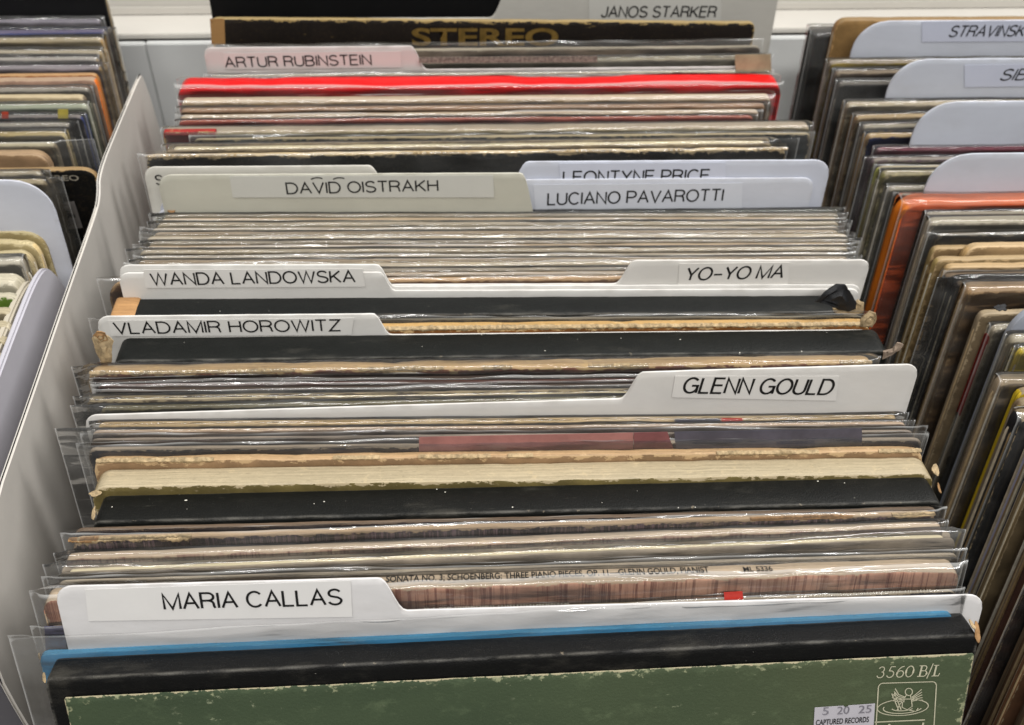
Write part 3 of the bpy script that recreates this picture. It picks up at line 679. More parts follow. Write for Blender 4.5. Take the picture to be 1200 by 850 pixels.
GG = D('white divider lettered GLENN GOULD on its high right tab', (97, 487), (1065, 472), [(.652, 1, .0125)], .0052, '#d2cfca', tilt=.0062, seed=2, endr=.0055, width=.322)
name_label(GG, [(791, 440), (983, 440), (979, 469), (787, 465)], 'GLENN GOULD', (799, 461.5), (975, 463.5), 19.5, '#d8d5d0', shear=.1)
M13 = R('black olive record in a sleeve with a crumpled left corner', (116, 480), (1046, 462), .0026, .0012, face='#2c2a1c', edge='#5d563e', wear=.6, film=('f', 1.8, 11, 4), kind='solid')
M14 = R('grey tan record with a chipped pale top behind the black olive record', (100, 470), (1044, 456), .0034, .0015, face='#574b3c', edge='#9c8d70', top='#84765d', wear=1.2, film=('f', 1.6, 5, 3), rag=.001)
GB = 'thin dark records between the tan frayed record and the olive sleeve'
for k, (yl, yr, fc, ec) in enumerate([(459, 450, '#1b1413', '#3e332b'), (454, 444, '#241311', '#4a3029'), (449, 439, '#130f0f', '#3a2f28')]):
    R('thin near black record in the dark layers above the GLENN GOULD divider', (114-k*2, yl), (1036-k*3, yr), .0024, .0004*k, face=fc, edge=ec, top=ec, wear=.7, film=('o', .8, 2, 2), kind='solid', group=GB, rag=.0006)
M15 = R('tan record with a long torn pale edge in front of the wide black box', (100, 438), (1026, 425), .0058, .0006, face='#6d3f2c', edge='#b59869', top='#b3956a', wear=1.4, film=('f', 1.2, 6, 3), kind='solid', rag=.0014, corner=.005)
for k, (x0, x1) in enumerate([(104, 140), (150, 345), (420, 520), (565, 600), (690, 760), (985, 1022)]): torn_strip(M15, x0, x1, (438-x0*.013, 438-x1*.013), .0024, 230+k, CR2, .0010)
EB = R('wide black cloth box set with torn tan left corner, below the VLADAMIR HOROWITZ tab', (131, 423), (1043, 412), .0155, 0, face='#131513', kind='cloth', corner=.004, name='record_box_set', cat='box set', seed=4)
poly_flap(EB, 'torn_corner', [(108, 396), (113, 392), (124, 393), (133, 400), (131, 408), (131, 425), (119, 426), (112, 410)], CR2, -.0004, .0016, 3); poly_flap(EB, 'torn_liner', [(109, 393), (114, 388), (123, 389), (127, 397), (117, 401)], CR, -.0002, .0016, 4)
poly_flap(EB, 'torn_flap', [(1033, 420), (1035, 411), (1046, 408), (1052, 401), (1058, 403), (1054, 410), (1044, 416)], plain('torn_card_grey', '#8d7c6c', .75, .25, 300, .5), -.0006, .0022, 5)
VH = D('white divider lettered VLADAMIR HOROWITZ, its tab above a wide black box', (118, 396), (1023, 387), [(0, .358, .0108)], .0015, '#d4d2cd', seed=3, endr=.0055)
name_label(VH, [(127, 375), (415, 372), (412, 392), (131, 393.5)], 'VLADAMIR HOROWITZ', (135, 392), (401, 388.5), 14.5, '#d8d6d1')
M16 = R('orange tan frayed record right of the VLADAMIR HOROWITZ tab', (108, 389), (1023, 380), .0046, .0012, face='#7d4f22', edge='#c7a878', top='#bf9a63', wear=1.6, kind='solid', rag=.0018, corner=.006)
for k, (x0, x1) in enumerate([(446, 620), (600, 780), (770, 900), (880, 1015)]): torn_strip(M16, x0, x1, (389-x0*.009, 389-x1*.009), .0028, 240+k, CR2, .0016)
poly_flap(M16, 'torn_flap', [(1008, 383), (1009, 374), (1019, 365), (1026, 367), (1027, 375), (1022, 383)], CR2, -.0006, .002, 6)
M17 = R('thin grey record in a flat sleeve in front of the flap torn black box', (118, 378), (1014, 371), .0012, .0006, face='#494641', edge='#77705f', film=('o', 1.8, 5, 3), kind='solid')
FB = R('black cloth box set with a torn black flap curled up at its right end', (130, 371), (1006, 366), .0128, .0, face='#141615', kind='cloth', corner=.003, name='record_box_set', cat='box set', seed=2)
cx_, cz_ = face_pt(FB, 145, 362, .006); link('tan_corner', slab('tan_corner', .011, FB.H+.0006, .0134, 5, -.0004, x0=-FB.W/2+.0045, r=.002), jacket_mat('#a57a4c', '#b98f60', '#b4895a', '#a57a4c', .4), FB.o)
poly_flap(FB, 'torn_flap', [(954, 352), (966, 341), (980, 334), (990, 333), (996, 341), (1003, 353), (1002, 360), (994, 364), (982, 362), (968, 356)], KB, -.0008, .0035, 7, .0008); poly_flap(FB, 'torn_liner', [(976, 362), (990, 360), (1006, 352), (1013, 356), (1012, 366), (996, 370), (978, 369)], CR2, -.0003, .0012, 8)
WL = D('white divider lettered WANDA LANDOWSKA on its left tab', (143, 342), (1009, 339), [(0, .352, .0095)], .0062, '#d6d4cf', seed=0, endr=.0045)
name_label(WL, [(168, 315.5), (425, 314.5), (428, 335.5), (171, 337)], 'WANDA LANDOWSKA', (178, 335), (417, 331.5), 15, '#dad8d3')
WB = D('blank white tabbed divider peeking out just behind the WANDA LANDOWSKA tab', (144, 337), (1010, 334), [(0, .349, .0112)], .0068, '#d6d4cf', seed=1, endr=.0045)
YM = D('white divider lettered YO-YO MA on its right tab', (146, 335), (1013, 332), [(.665, 1, .0122)], .0070, '#d6d3cd', seed=2, endr=.0045)
name_label(YM, [(796, 308.5), (925, 307), (923, 334), (794, 335)], 'YO–YO MA', (804, 329.5), (917, 326.5), 16, '#d9d6d0', shear=.18)
M18 = R('brown record with a rubbed rounded corner left of the WANDA LANDOWSKA divider', (124, 333), (1000, 325), .003, .0008, face='#6b4a30', edge='#ab8a62', film=('o', 1.5, 4, 6), kind='solid', corner=.008)
# the crowd of clear sleeves between the DAVID OISTRAKH and WANDA LANDOWSKA tabs
pal = ['#96764f', '#8f7d63', '#a58a63', '#8a775c', '#9a8a6c', '#8b7d66', '#9c8462', '#a08e70', '#9d967f', '#a49f88', '#a19f8b', '#b0a990', '#b3b09a', '#a7a08a']
gsl = 'clear sleeved records between the oistrakh and landowska dividers'
ye = [(326, 320), (320, 315), (314, 309), (309, 304), (303, 299), (297, 293), (292, 288), (286, 283), (281, 278), (276, 273), (270, 268), (265, 263), (259.5, 258), (254, 253)]
lx = [148, 147, 148, 150, 153, 152, 158, 163, 160, 168, 166, 172, 176, 180]
for k, ((yl, yr), xl) in enumerate(zip(ye, lx)):
    R('slim tan record in a clear sleeve between the OISTRAKH and LANDOWSKA dividers', (xl+10, yl), (985 if k > 8 else 996, yr), (.0030, .0026, .0032)[k % 3], (.0006, .0014, .001, .0018)[k % 4], face=pal[k], edge=('#ab9a78', '#9b917a', '#b3a584')[k % 3], top=('#a08e76', '#938877', '#a59882')[k % 3],
      wear=.5, film=(('o', 'f', 'o', 'f')[k % 4], (.8, 1.1, 1.5)[k % 3], 3+(k*7 % 4), 3+(k*5 % 4)), kind='solid', group=gsl, rag=.0006, mottle=.12)
DO = D('yellowed translucent divider lettered DAVID OISTRAKH', (197, 268), (966, 262), [(0, .545, .0290)], .0010, '#bcbaac', seed=3, endr=.007, rad_=.005)
name_label(DO, [(269, 206), (578, 205), (579, 231), (273, 231)], 'DAVID OISTRAKH', (336, 228), (514, 224.5), 14, '#c3c2ba')
strokes(DO, 'old_print_mark', [ell(371, 211, 7, 2.5, 200, 340, 8), ell(397, 211, 7, 2.5, 200, 340, 8)], 2, INK, DO.o, -.0006)
M19 = R('dark green black record with a chipped edge below the LUCIANO PAVAROTTI tab', (181, 256), (984, 248), .0030, .0022, face='#2e302a', edge='#8f8a72', top='#45463c', wear=1.1, film=('f', 1.2, 3, 3), kind='solid', rag=.0008)
flap(M19, (200, 246), (3, 2.4), CR, 22, spike=.5, y=-.001)
LP = D('cool white divider lettered LUCIANO PAVAROTTI', (182, 246), (948, 240), [(.53, 1, .0150)], .0022, '#c6c9d2', seed=0, endr=.0055)
name_label(LP, [(625, 216), (870, 214), (869, 244), (627, 246)], 'LUCIANO PAVAROTTI', (641, 241), (847, 236), 15, '#cbced6')
LE = D('bluish white divider whose LEONTYNE PRICE lettering is cut off by the tab in front', (184, 232), (966, 226), [(.528, 1, .0180)], .0032, '#c3c7d3', seed=1, endr=.0085, rad_=.006)
name_label(LE, [(655, 191), (850, 190), (850, 220), (657, 221)], 'LEONTYNE PRICE', (659, 215.5), (830, 213), 15, '#c6cad8')
SR = D('cream white divider mostly hidden behind the DAVID OISTRAKH divider', (175, 232), (960, 226), [(0, .342, .0165)], .0030, '#cbc8bf', seed=2, endr=.006)
text_on(SR, SR.o, 'S', (183, 217), (193, 217), 12, INK, y=-.0006)
HB = R('black record with a frayed tan top edge above the LEONTYNE PRICE tab', (170, 184), (922, 175), .0030, .0042, face='#070707', edge='#c0ab84', top='#bda67c', wear=1.3, film=('o', .8, 4, 0.5), kind='solid', rag=.0016, corner=.004)
for k, (x0, x1) in enumerate([(172, 230), (235, 300), (470, 560), (640, 720), (780, 800), (885, 920)]): torn_strip(HB, x0, x1, (190, 190), .0016, 250+k, CR2, .0010)
M20 = R('cream tan record with black and blue bits at its left end', (193, 176), (906, 168), .0062, .0010, face='#84735a', edge='#ad9a78', top='#ab9a82', wear=.8, film=('f', 1.2, 2, 14), rag=.0006)
M20b = R('thin cream record running far right under the red striped one', (226, 164), (951, 157), .0020, .0012, face='#3b4246', edge='#a89a7c', top='#a19375', wear=.8, film=('o', 2., 2, 2), kind='solid')
M21 = R('cream record with a short red strip at its left end', (190, 156), (950, 149), .0062, .0022, face='#8e8263', edge='#b8ab8a', top='#afa08a', wear=.6, film=('f', 1.2, 1, 2), kind='solid')
link('red_strip', slab('red_strip', .026, M21.H+.0009, .0030, 7, -.0004, x0=-M21.W/2+.0135, r=.001), jacket_mat('#8c1f1c', '#a88a62', '#9c2420', '#8c1f1c', .9), M21.o)
gm_ = 'tan records between the red record and the cream red striped one'
for k, (yl, yr, fc, ec) in enumerate([(143, 137, '#7c3a33', '#93503f'), (139, 132, '#7e6748', '#a39078'), (130, 124, '#856244', '#98795f'), (121, 116, '#927a58', '#b3a088')]):
    R(('thin maroon topped record between tan ones', 'narrow tan record two in front of the bright red record', 'narrow brown record second in front of the bright red record', 'pale tan record touching the front of the bright red record')[k], (208+k, yl), (884+k*7, yr), (.0022, .0046, .0038, .0066)[k], .0008+.0003*k, face=fc, edge=ec, top=ec, wear=.6, film=(('f', 'o')[k % 2], 1.3, 2, 2), kind='solid', row='mid')
RED = R('bright glossy red box set standing across the back of the middle bin', (206, 104), (917, 99), .0125, .0012, face='#d80a10', edge='#d8201f', top='#e00c10', side='#c01014', wear=.1, kind='solid', rough=.28, rag=0, corner=.006, mottle=.05, film=('o', .6, 1.5, 1.5), name='record_box_set', cat='box set')
M22 = R('dark maroon record with a dotted grey band behind the red box set', (243, 90), (905, 84), .0022, .003, face='#2d1d20', edge='#a59c86', wear=.7, film=('o', 1.2, 2, 1), kind='solid')
quad_plate(M22, 'dotted_band', [(491, 67), (700, 65.5), (700, 73), (491, 74)], plain('band_print', '#77736a', .5, .5, 600))
quad_plate(M22, 'cream_end', [(861, 64), (903, 63.5), (904, 84), (862, 85)], plain('cream_print2', '#9c9276', .5, .2))
AR = D('pinkish white divider lettered ARTUR RUBINSTEIN on a short left tab', (243, 84), (904, 78), [(0, .372, .0135)], .0012, '#c9c2bf', seed=3, endr=.004)
name_label(AR, [(262, 62), (470, 59.5), (470, 79), (263, 81)], 'ARTUR RUBINSTEIN', (264, 80), (436, 76.5), 13, '#cfc6c3', off=-.006)
M23 = R('cream grey record just behind the ARTUR RUBINSTEIN divider', (246, 76), (902, 68), .0040, .0025, face='#8b8474', edge='#aba38c', top='#aaa28d', wear=.5, film=('f', 1.4, 1.5, 2))
M24 = R('dusty tan record in front of the STEREO record', (247, 62), (892, 56), .0036, .0030, face='#8f7d6b', edge='#a3957f', top='#a09684', wear=.5, film=('o', 4.5, 1.5, 1), kind='solid')
KS = R('dark brown black record with gold STEREO across its top', (245, 22), (886, 27), .0030, .0115, face='#17110e', edge='#9c8455', top='#9c875b', wear=1.2, film=None, kind='solid', rag=.0012, corner=.004)
text_on(KS, KS.o, 'STEREO', (483, 54), (654, 54), 21, plain('gold_print', '#6d5629', .4, .3, 200), y=-.0006, off=.028)
quad_plate(KS, 'brown_end', [(246, 22), (263, 22), (264, 52), (248, 52)], jacket_mat('#7a4f2c', '#a07a4c', None, None, .8))
JS = D('translucent grey white divider lettered JANOS STARKER at the back', (250, 22), (908, 20), [(.505, 1, .0240)], .0030, '#b9b6ae', seed=1, endr=.006)
name_label(JS, [(690, -8), (845, -8), (845, 24), (690, 24)], 'JANOS STARKER', (704, 21), (839, 21), 14, '#bfbdb6', off=-.004, shear=.08)
BK = R('tall plain black record at the very back of the middle bin', (243, -14), (890, -12), .0045, .016, face='#040405', edge='#1a1a1b', top='#111112', side='#0a0a0a', wear=.1, kind='solid', rag=0)
DBG = True
# ------------------------------------------------------------------ right bin (only left top corners are in view), front to back
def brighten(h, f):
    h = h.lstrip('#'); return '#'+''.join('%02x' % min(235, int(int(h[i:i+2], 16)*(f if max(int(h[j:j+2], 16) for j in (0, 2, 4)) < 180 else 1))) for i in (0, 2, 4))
def lean_r(y): return rad(4.5+13*math.exp(-(max(y, .1)-.10)/.10))
def rr(label, a, **k):
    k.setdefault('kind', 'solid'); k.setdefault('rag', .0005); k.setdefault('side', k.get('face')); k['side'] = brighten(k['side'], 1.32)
    return R(label, a, None, row='right', leanf=lean_r, **k)
def tabdiv(lab, tabpx, y, rise, col_='#bdc1cb'):
    """divider with a broad round cornered tab starting at pixel x = tabpx"""
    r = place('divider', lab, 'divider', None, (tabpx, y), None, .001, rise, 'right', None, .30, .0002, lean_r)
    link('panel', slab('panel', r.W, r.H, .001, 3, 0, rough=.00006, wave=.0001, r=.0175, nx=200, bev=.0003), divider_mat(col_, len(lab) % 4), r.o)
    return r
seqr = [
 (.0042, '#3d3026', 'dark brown spined record lowest of all at the bottom right corner', 'f'),
 (.0055, '#4b443a', 'grey brown spined record second from the bottom right corner', None),
 (.0036, '#2b2521', 'near black spined record third from the bottom right corner', 'o'),
 (.0050, '#514538', 'khaki brown spined record below the thin black one at the bottom right', None),
 (.0060, '#39434e', 'dull blue grey spined record near the bottom right corner', 'f'),
 (.0044, '#2e2a24', 'blackish spined record directly above the blue grey spine at the bottom right', None),
 (.0055, '#4f4637', 'olive brown spined record above the blue grey spine at the bottom right', None),
 (.0050, '#5a4a3a', 'worn brown record third above the blue grey spine at the bottom right', 'f'),
 (.0036, '#6a4a35', 'reddish brown thin spined record right of the box set corner', None),
 (.0060, '#55402f', 'wide brown spined record right of the black box set corner', 'f'),
 (.0044, '#5f5140', 'grey brown spined record just right of the black box set corner', None),
 (.0050, '#3a241c', 'very dark red brown record right of the MARIA CALLAS divider end', 'f'),
 (.0055, '#6b5a47', 'dusty brown spined record close below the speckled brown one', None),
 (.0060, '#4e4030', 'speckled dark brown record in front of the navy spine', 'f'),
 (.0050, '#5c4f3a', 'khaki brown record next to the navy spine', None),
 (.0055, '#1e2133', 'navy black record in front of the lavender spine', 'f'),
 (.0070, '#9d9db4', 'lavender grey spined record in front of the black speckled spine', None),
 (.0075, '#151416', 'black spined record with faint white specks at the right edge', 'o'),
 (.0045, '#5c4d3a', 'brown record in front of the yellow speckled spine', None),
 (.0040, '#a08820', 'yellow speckled spined record, the nearer of the two yellow spines', None),
 (.0065, '#7d6f5c', 'brown grey record between the two yellow spined records', 'f'),
]
def at_y(x, y, z):      # pixel-free placing for records whose top lies outside the frame
    v = Vector((x, y, z))-CAM
    fwv = ray(600, 425); M_ = cam.matrix_world.to_3x3(); l = M_.transposed() @ v
    return (600+F*l.x/-l.z, 425-F*l.y/-l.z)
random.seed(5)
y = .300-sum(q[0]+.0011 for q in seqr)
for k, (t_, c_, lab, fs_) in enumerate(seqr):
    le = lean_r(y); z = .315*math.cos(le)
    p = at_y(.219+.003*math.sin(k*2.1), y, z)
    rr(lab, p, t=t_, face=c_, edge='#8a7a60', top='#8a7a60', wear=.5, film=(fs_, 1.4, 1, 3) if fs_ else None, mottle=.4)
    y += t_+.0011
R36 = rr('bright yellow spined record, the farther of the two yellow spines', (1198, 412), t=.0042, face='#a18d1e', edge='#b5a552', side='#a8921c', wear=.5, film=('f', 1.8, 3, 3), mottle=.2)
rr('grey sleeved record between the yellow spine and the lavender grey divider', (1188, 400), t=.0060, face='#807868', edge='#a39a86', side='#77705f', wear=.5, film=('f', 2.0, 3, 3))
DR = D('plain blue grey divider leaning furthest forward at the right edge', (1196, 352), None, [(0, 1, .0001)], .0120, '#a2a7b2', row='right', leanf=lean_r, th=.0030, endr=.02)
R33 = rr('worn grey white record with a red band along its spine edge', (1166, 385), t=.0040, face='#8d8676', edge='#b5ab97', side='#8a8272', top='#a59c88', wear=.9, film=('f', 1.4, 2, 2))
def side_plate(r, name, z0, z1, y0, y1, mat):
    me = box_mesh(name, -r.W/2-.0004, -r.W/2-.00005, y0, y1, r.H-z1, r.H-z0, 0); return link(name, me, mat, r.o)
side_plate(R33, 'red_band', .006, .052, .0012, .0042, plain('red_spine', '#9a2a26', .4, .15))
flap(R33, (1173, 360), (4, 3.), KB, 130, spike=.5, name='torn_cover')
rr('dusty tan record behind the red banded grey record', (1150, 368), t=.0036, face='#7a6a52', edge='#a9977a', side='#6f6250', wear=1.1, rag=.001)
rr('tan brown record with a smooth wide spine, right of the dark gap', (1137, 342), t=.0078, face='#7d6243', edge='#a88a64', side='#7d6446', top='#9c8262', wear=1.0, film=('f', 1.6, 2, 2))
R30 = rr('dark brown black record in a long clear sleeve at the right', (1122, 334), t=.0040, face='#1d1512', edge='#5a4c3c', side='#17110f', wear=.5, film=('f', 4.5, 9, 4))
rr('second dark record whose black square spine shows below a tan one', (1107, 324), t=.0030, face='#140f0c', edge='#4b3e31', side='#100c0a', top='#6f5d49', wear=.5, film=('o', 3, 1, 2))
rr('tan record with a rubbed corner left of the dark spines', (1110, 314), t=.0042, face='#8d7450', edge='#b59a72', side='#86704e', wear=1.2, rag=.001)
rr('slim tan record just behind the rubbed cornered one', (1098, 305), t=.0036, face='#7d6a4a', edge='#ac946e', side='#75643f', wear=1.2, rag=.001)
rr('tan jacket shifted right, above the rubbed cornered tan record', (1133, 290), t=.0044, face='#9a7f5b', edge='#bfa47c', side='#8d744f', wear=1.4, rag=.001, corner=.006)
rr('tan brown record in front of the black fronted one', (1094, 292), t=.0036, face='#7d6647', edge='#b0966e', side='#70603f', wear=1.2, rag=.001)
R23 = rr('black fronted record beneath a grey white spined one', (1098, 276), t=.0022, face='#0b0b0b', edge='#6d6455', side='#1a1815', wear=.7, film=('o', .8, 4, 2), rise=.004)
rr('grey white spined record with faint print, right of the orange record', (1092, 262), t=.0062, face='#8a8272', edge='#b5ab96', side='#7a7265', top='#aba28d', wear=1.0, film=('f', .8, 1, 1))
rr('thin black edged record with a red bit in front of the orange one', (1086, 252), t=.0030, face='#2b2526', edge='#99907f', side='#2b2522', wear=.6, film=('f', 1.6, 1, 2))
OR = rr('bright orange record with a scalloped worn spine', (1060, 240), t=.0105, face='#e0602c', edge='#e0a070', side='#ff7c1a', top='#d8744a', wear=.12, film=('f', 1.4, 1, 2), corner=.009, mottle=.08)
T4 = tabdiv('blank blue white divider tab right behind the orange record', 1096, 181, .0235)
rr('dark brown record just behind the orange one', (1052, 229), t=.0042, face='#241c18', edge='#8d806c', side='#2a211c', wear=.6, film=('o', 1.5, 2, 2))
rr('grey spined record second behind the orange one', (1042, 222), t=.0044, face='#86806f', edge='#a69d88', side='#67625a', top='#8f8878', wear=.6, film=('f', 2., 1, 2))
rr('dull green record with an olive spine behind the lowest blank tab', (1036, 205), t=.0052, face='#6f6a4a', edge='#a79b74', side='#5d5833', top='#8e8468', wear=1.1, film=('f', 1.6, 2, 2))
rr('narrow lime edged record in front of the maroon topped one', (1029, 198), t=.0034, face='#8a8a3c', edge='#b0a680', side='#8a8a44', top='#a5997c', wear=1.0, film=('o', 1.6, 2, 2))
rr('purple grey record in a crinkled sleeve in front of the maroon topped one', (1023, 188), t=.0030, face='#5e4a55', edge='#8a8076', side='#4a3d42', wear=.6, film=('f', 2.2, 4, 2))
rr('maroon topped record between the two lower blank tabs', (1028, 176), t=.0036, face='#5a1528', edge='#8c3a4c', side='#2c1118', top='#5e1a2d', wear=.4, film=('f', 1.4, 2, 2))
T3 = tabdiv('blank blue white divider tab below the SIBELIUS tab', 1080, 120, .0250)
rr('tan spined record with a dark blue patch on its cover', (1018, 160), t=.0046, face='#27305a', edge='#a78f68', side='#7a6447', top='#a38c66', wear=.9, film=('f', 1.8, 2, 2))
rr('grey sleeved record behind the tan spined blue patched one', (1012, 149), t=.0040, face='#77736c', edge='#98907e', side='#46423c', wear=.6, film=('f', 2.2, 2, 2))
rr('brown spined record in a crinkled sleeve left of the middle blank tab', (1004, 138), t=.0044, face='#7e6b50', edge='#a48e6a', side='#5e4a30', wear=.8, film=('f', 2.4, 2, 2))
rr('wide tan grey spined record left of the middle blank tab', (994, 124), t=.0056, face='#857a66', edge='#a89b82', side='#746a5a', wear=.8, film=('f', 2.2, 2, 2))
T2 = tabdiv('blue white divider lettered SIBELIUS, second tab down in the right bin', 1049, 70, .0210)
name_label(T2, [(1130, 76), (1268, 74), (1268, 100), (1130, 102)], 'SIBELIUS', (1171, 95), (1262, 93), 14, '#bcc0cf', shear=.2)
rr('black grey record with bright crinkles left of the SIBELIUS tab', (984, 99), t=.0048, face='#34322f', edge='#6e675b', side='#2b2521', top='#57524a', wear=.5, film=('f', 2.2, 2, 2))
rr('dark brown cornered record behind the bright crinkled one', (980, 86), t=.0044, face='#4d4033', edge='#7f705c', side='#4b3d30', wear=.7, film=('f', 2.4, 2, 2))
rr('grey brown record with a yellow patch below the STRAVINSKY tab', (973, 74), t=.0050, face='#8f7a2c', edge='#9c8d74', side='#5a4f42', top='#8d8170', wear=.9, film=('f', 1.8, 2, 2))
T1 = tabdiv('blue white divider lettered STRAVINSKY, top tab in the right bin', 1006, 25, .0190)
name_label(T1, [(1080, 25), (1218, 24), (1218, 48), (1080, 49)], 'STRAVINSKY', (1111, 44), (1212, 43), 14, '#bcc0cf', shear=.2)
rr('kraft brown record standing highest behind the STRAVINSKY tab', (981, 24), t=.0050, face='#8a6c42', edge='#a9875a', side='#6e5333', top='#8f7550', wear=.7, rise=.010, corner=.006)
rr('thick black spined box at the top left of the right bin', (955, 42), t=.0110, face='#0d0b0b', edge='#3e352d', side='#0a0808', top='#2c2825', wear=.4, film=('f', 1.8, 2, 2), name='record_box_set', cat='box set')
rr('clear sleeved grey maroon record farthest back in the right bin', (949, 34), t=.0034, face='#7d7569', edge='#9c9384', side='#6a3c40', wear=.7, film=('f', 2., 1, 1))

# ------------------------------------------------------------------ left bin (only right top corners are in view), front to back
def lean_l(y): return rad(4+16*math.exp(-(max(y, .1)-.22)/.07))
def ll(label, b, **k):
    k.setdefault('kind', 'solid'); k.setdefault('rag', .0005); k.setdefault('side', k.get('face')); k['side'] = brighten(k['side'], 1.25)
    return R(label, None, b, row='left', leanf=lean_l, **k)
LEFTF = [((6, 420), '#8f8775'), ((8, 400), '#6a6048'), ((10, 382), '#a39a86'), ((13, 366), '#857a62')]
for k, (b, c_) in enumerate(LEFTF):
    ll(('pale record lowest at the left edge', 'olive brown record second up at the left edge', 'cream grey record third up at the left edge', 'dusty tan record fourth up at the left edge')[k], b, t=.0042, face=c_, edge='#b5a98c', wear=1.)
ll('white crumpled record with a green stripe at the left edge', (17, 348), t=.0040, face='#5e7a2a', edge='#c4bda6', side='#b9b29c', top='#b7b09a', wear=1.2, rag=.002)
ll('thick off white record with crumpled inner sleeve at the left edge', (21, 332), t=.0080, face='#aaa28e', edge='#cfc8b4', side='#8f8876', top='#c0b8a2', wear=1.2, rag=.002, corner=.005)
ll('grey white record above the thick off white one at the left edge', (24, 308), t=.0060, face='#8f8a7c', edge='#bdb6a4', side='#7d7769', wear=1., rag=.0016, film=('f', 2, 1, 1))
ll('torn cream record two below the pale tab at the left', (34, 296), t=.0040, face='#a3946e', edge='#c2b48c', side='#8c7f60', top='#b8aa84', wear=1.4, rag=.002, corner=.006)
ll('torn cream record with a curled corner just below the pale tab at the left', (42, 284), t=.0036, face='#a8986f', edge='#c6b78f', side='#a08e66', top='#b9aa82', wear=1.4, rag=.002, corner=.007)
ll('tan round cornered record touching the front of the pale tab at the left', (50, 272), t=.0030, face='#9a8a60', edge='#bcae86', side='#8d7d58', wear=1.2, rag=.001, corner=.009)
LD = place('divider', 'blank pale lavender divider tab with a big round corner at the left', 'divider', None, None, (54, 211), .001, .0265, 'left', None, .315, .0002, lean_l)
link('panel', slab('panel', LD.W, LD.H, .001, 4, 0, rough=.00006, wave=.0001, r=.016, nx=200, bev=.0003), divider_mat('#c0c3cd', 2), LD.o)
ll('tan grey record in a clear sleeve behind the pale lavender tab', (52, 214), t=.0040, face='#7a6e58', edge='#a3967a', side='#6b604c', wear=.8, film=('f', 1.6, 1, 8))
ll('grey record in a crinkled sleeve in front of the black STEREO record', (48, 204), t=.0036, face='#77705f', edge='#9c927c', side='#5f584a', wear=.8, film=('f', 1.6, 1, 4))
SB = ll('black record with tan edge and small STEREO lettering in the left bin', (112, 199), t=.0034, face='#060606', edge='#a58a62', top='#a3875e', side='#8a7150', wear=.7, corner=.007)
text_on(SB, SB.o, 'STEREO', (41, 212), (93, 212), 6.5, plain('grey_print', '#8d8678', .5, .2, 300), y=-.0004, off=.012)
quad_plate(SB, 'price_sticker', [(60, 238), (87, 236), (97, 267), (64, 270)], plain('sticker_grey', '#6b6764', .5, .1, 300))
quad_plate(SB, 'sticker_print', [(72, 252), (88, 251), (89, 255), (73, 256)], plain('sticker_print', '#3c3936', .5, .1, 300), y=-.0003)
ll('tan record with a rounded corner behind the black STEREO record', (54, 181), t=.0054, face='#96795a', edge='#ab906c', side='#75604a', top='#a08668', wear=.8, corner=.007)
ll('cream grey record in a very wide clear sleeve at the left', (64, 171), t=.0044, face='#7d745f', edge='#a39a80', side='#5e5546', wear=.6, film=('o', 2, 1, 19))
ll('grey record with an ochre corner and bright crinkles at the left', (75, 158), t=.0044, face='#7c7564', edge='#a89668', side='#8a7c58', wear=.6, film=('f', 2., 1, 1))
ll('dark sided record in a greyish sleeve at the left', (82, 147), t=.0040, face='#6b6865', edge='#8d877b', side='#1d1a18', wear=.5, film=('f', 1.8, 1, 4))
LY = ll('dark record with red and yellow patches on its cover at the left', (96, 137), t=.0030, face='#46444a', edge='#77706c', side='#222c55', wear=.5, film=('f', 2., 1, 2), rise=.002)
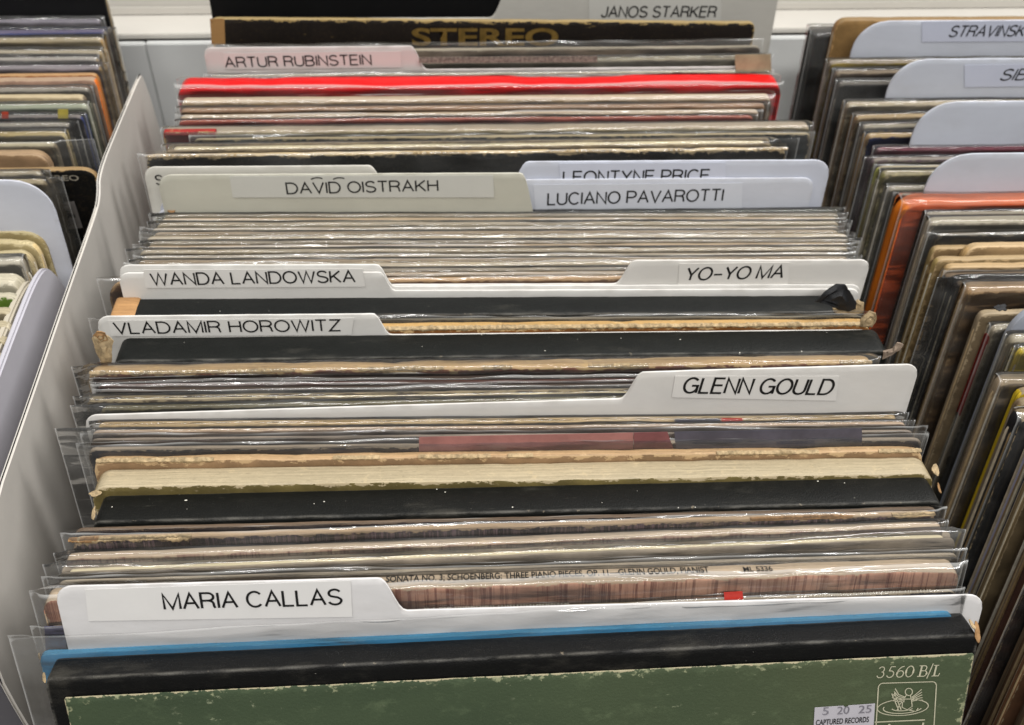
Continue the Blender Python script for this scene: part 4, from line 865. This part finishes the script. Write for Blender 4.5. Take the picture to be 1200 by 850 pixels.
quad_plate(LY, 'yellow_patch', [(68, 128), (80, 128), (80, 139), (68, 139)], plain('yellow_print', '#b0a04a', .4, .1)); quad_plate(LY, 'red_patch', [(2, 131), (10, 131), (10, 139), (2, 139)], plain('red_print2', '#a8402e', .4, .1))
ll('pale greenish record with crinkled plastic at the left', (102, 126), t=.0050, face='#8a917e', edge='#a8a78f', side='#6f6f60', top='#9a9f8a', wear=.4, film=('f', 2.4, 1, 1))
ll('cream record in front of the orange sided one at the left', (98, 114), t=.0044, face='#a08f70', edge='#b8a888', side='#5d5344', wear=.6)
ll('grey sleeved record with frosty crinkles in front of the orange side', (104, 106), t=.0042, face='#77726a', edge='#938c80', side='#4f4a42', wear=.5, film=('f', 2.4, 1, 2))
ll('pinkish cream record with a bright orange side at the left', (112, 94), t=.0046, face='#9c7d6a', edge='#b59a80', side='#b05a14', top='#a88f78', wear=.5)
ll('orange brown edged record behind the orange sided one', (114, 88), t=.0030, face='#a0673c', edge='#b08a60', side='#7a5228', wear=.5)
ll('mauve grey record with a bright crinkle at its corner at the left', (117, 80), t=.0048, face='#847a80', edge='#9d9694', side='#75603f', top='#8f888c', wear=.4, film=('f', 2.6, 1, 4))
ll('grey mauve record second behind the orange sided one', (114, 70), t=.0042, face='#857f7d', edge='#a39d95', side='#6e5c40', wear=.4, film=('f', 2.2, 1, 1))
ll('tan grey record with white glints near the back at the left', (118, 62), t=.0050, face='#8d8270', edge='#a99f8a', side='#7b6a4c', wear=.4, film=('f', 2.6, 1, 1))
ll('tan record with a golden brown side near the back at the left', (119, 48), t=.0058, face='#a08f6c', edge='#b5a684', side='#856a3e', top='#a3967a', wear=.4, film=('f', 2.2, 1, 1))
ll('blue and purple covered record near the back at the left', (123, 38), t=.0044, face='#48528c', edge='#77708c', side='#5f584f', top='#665f7c', wear=.3, film=('f', 2.6, 1, 6))
ll('grey mauve record in a frosty sleeve farthest back at the left', (118, 26), t=.0050, face='#7d7880', edge='#97928e', side='#2a2726', top='#85808a', wear=.4, film=('f', 3., 1, 2))
ll('tall plain black record at the very back of the left bin', (119, -14), t=.0060, face='#040405', edge='#1a1a1b', side='#060606', wear=.1, rag=0, rise=.016)
for q in SH:
    if q[2] > 2.5: print('SHIFT', q)
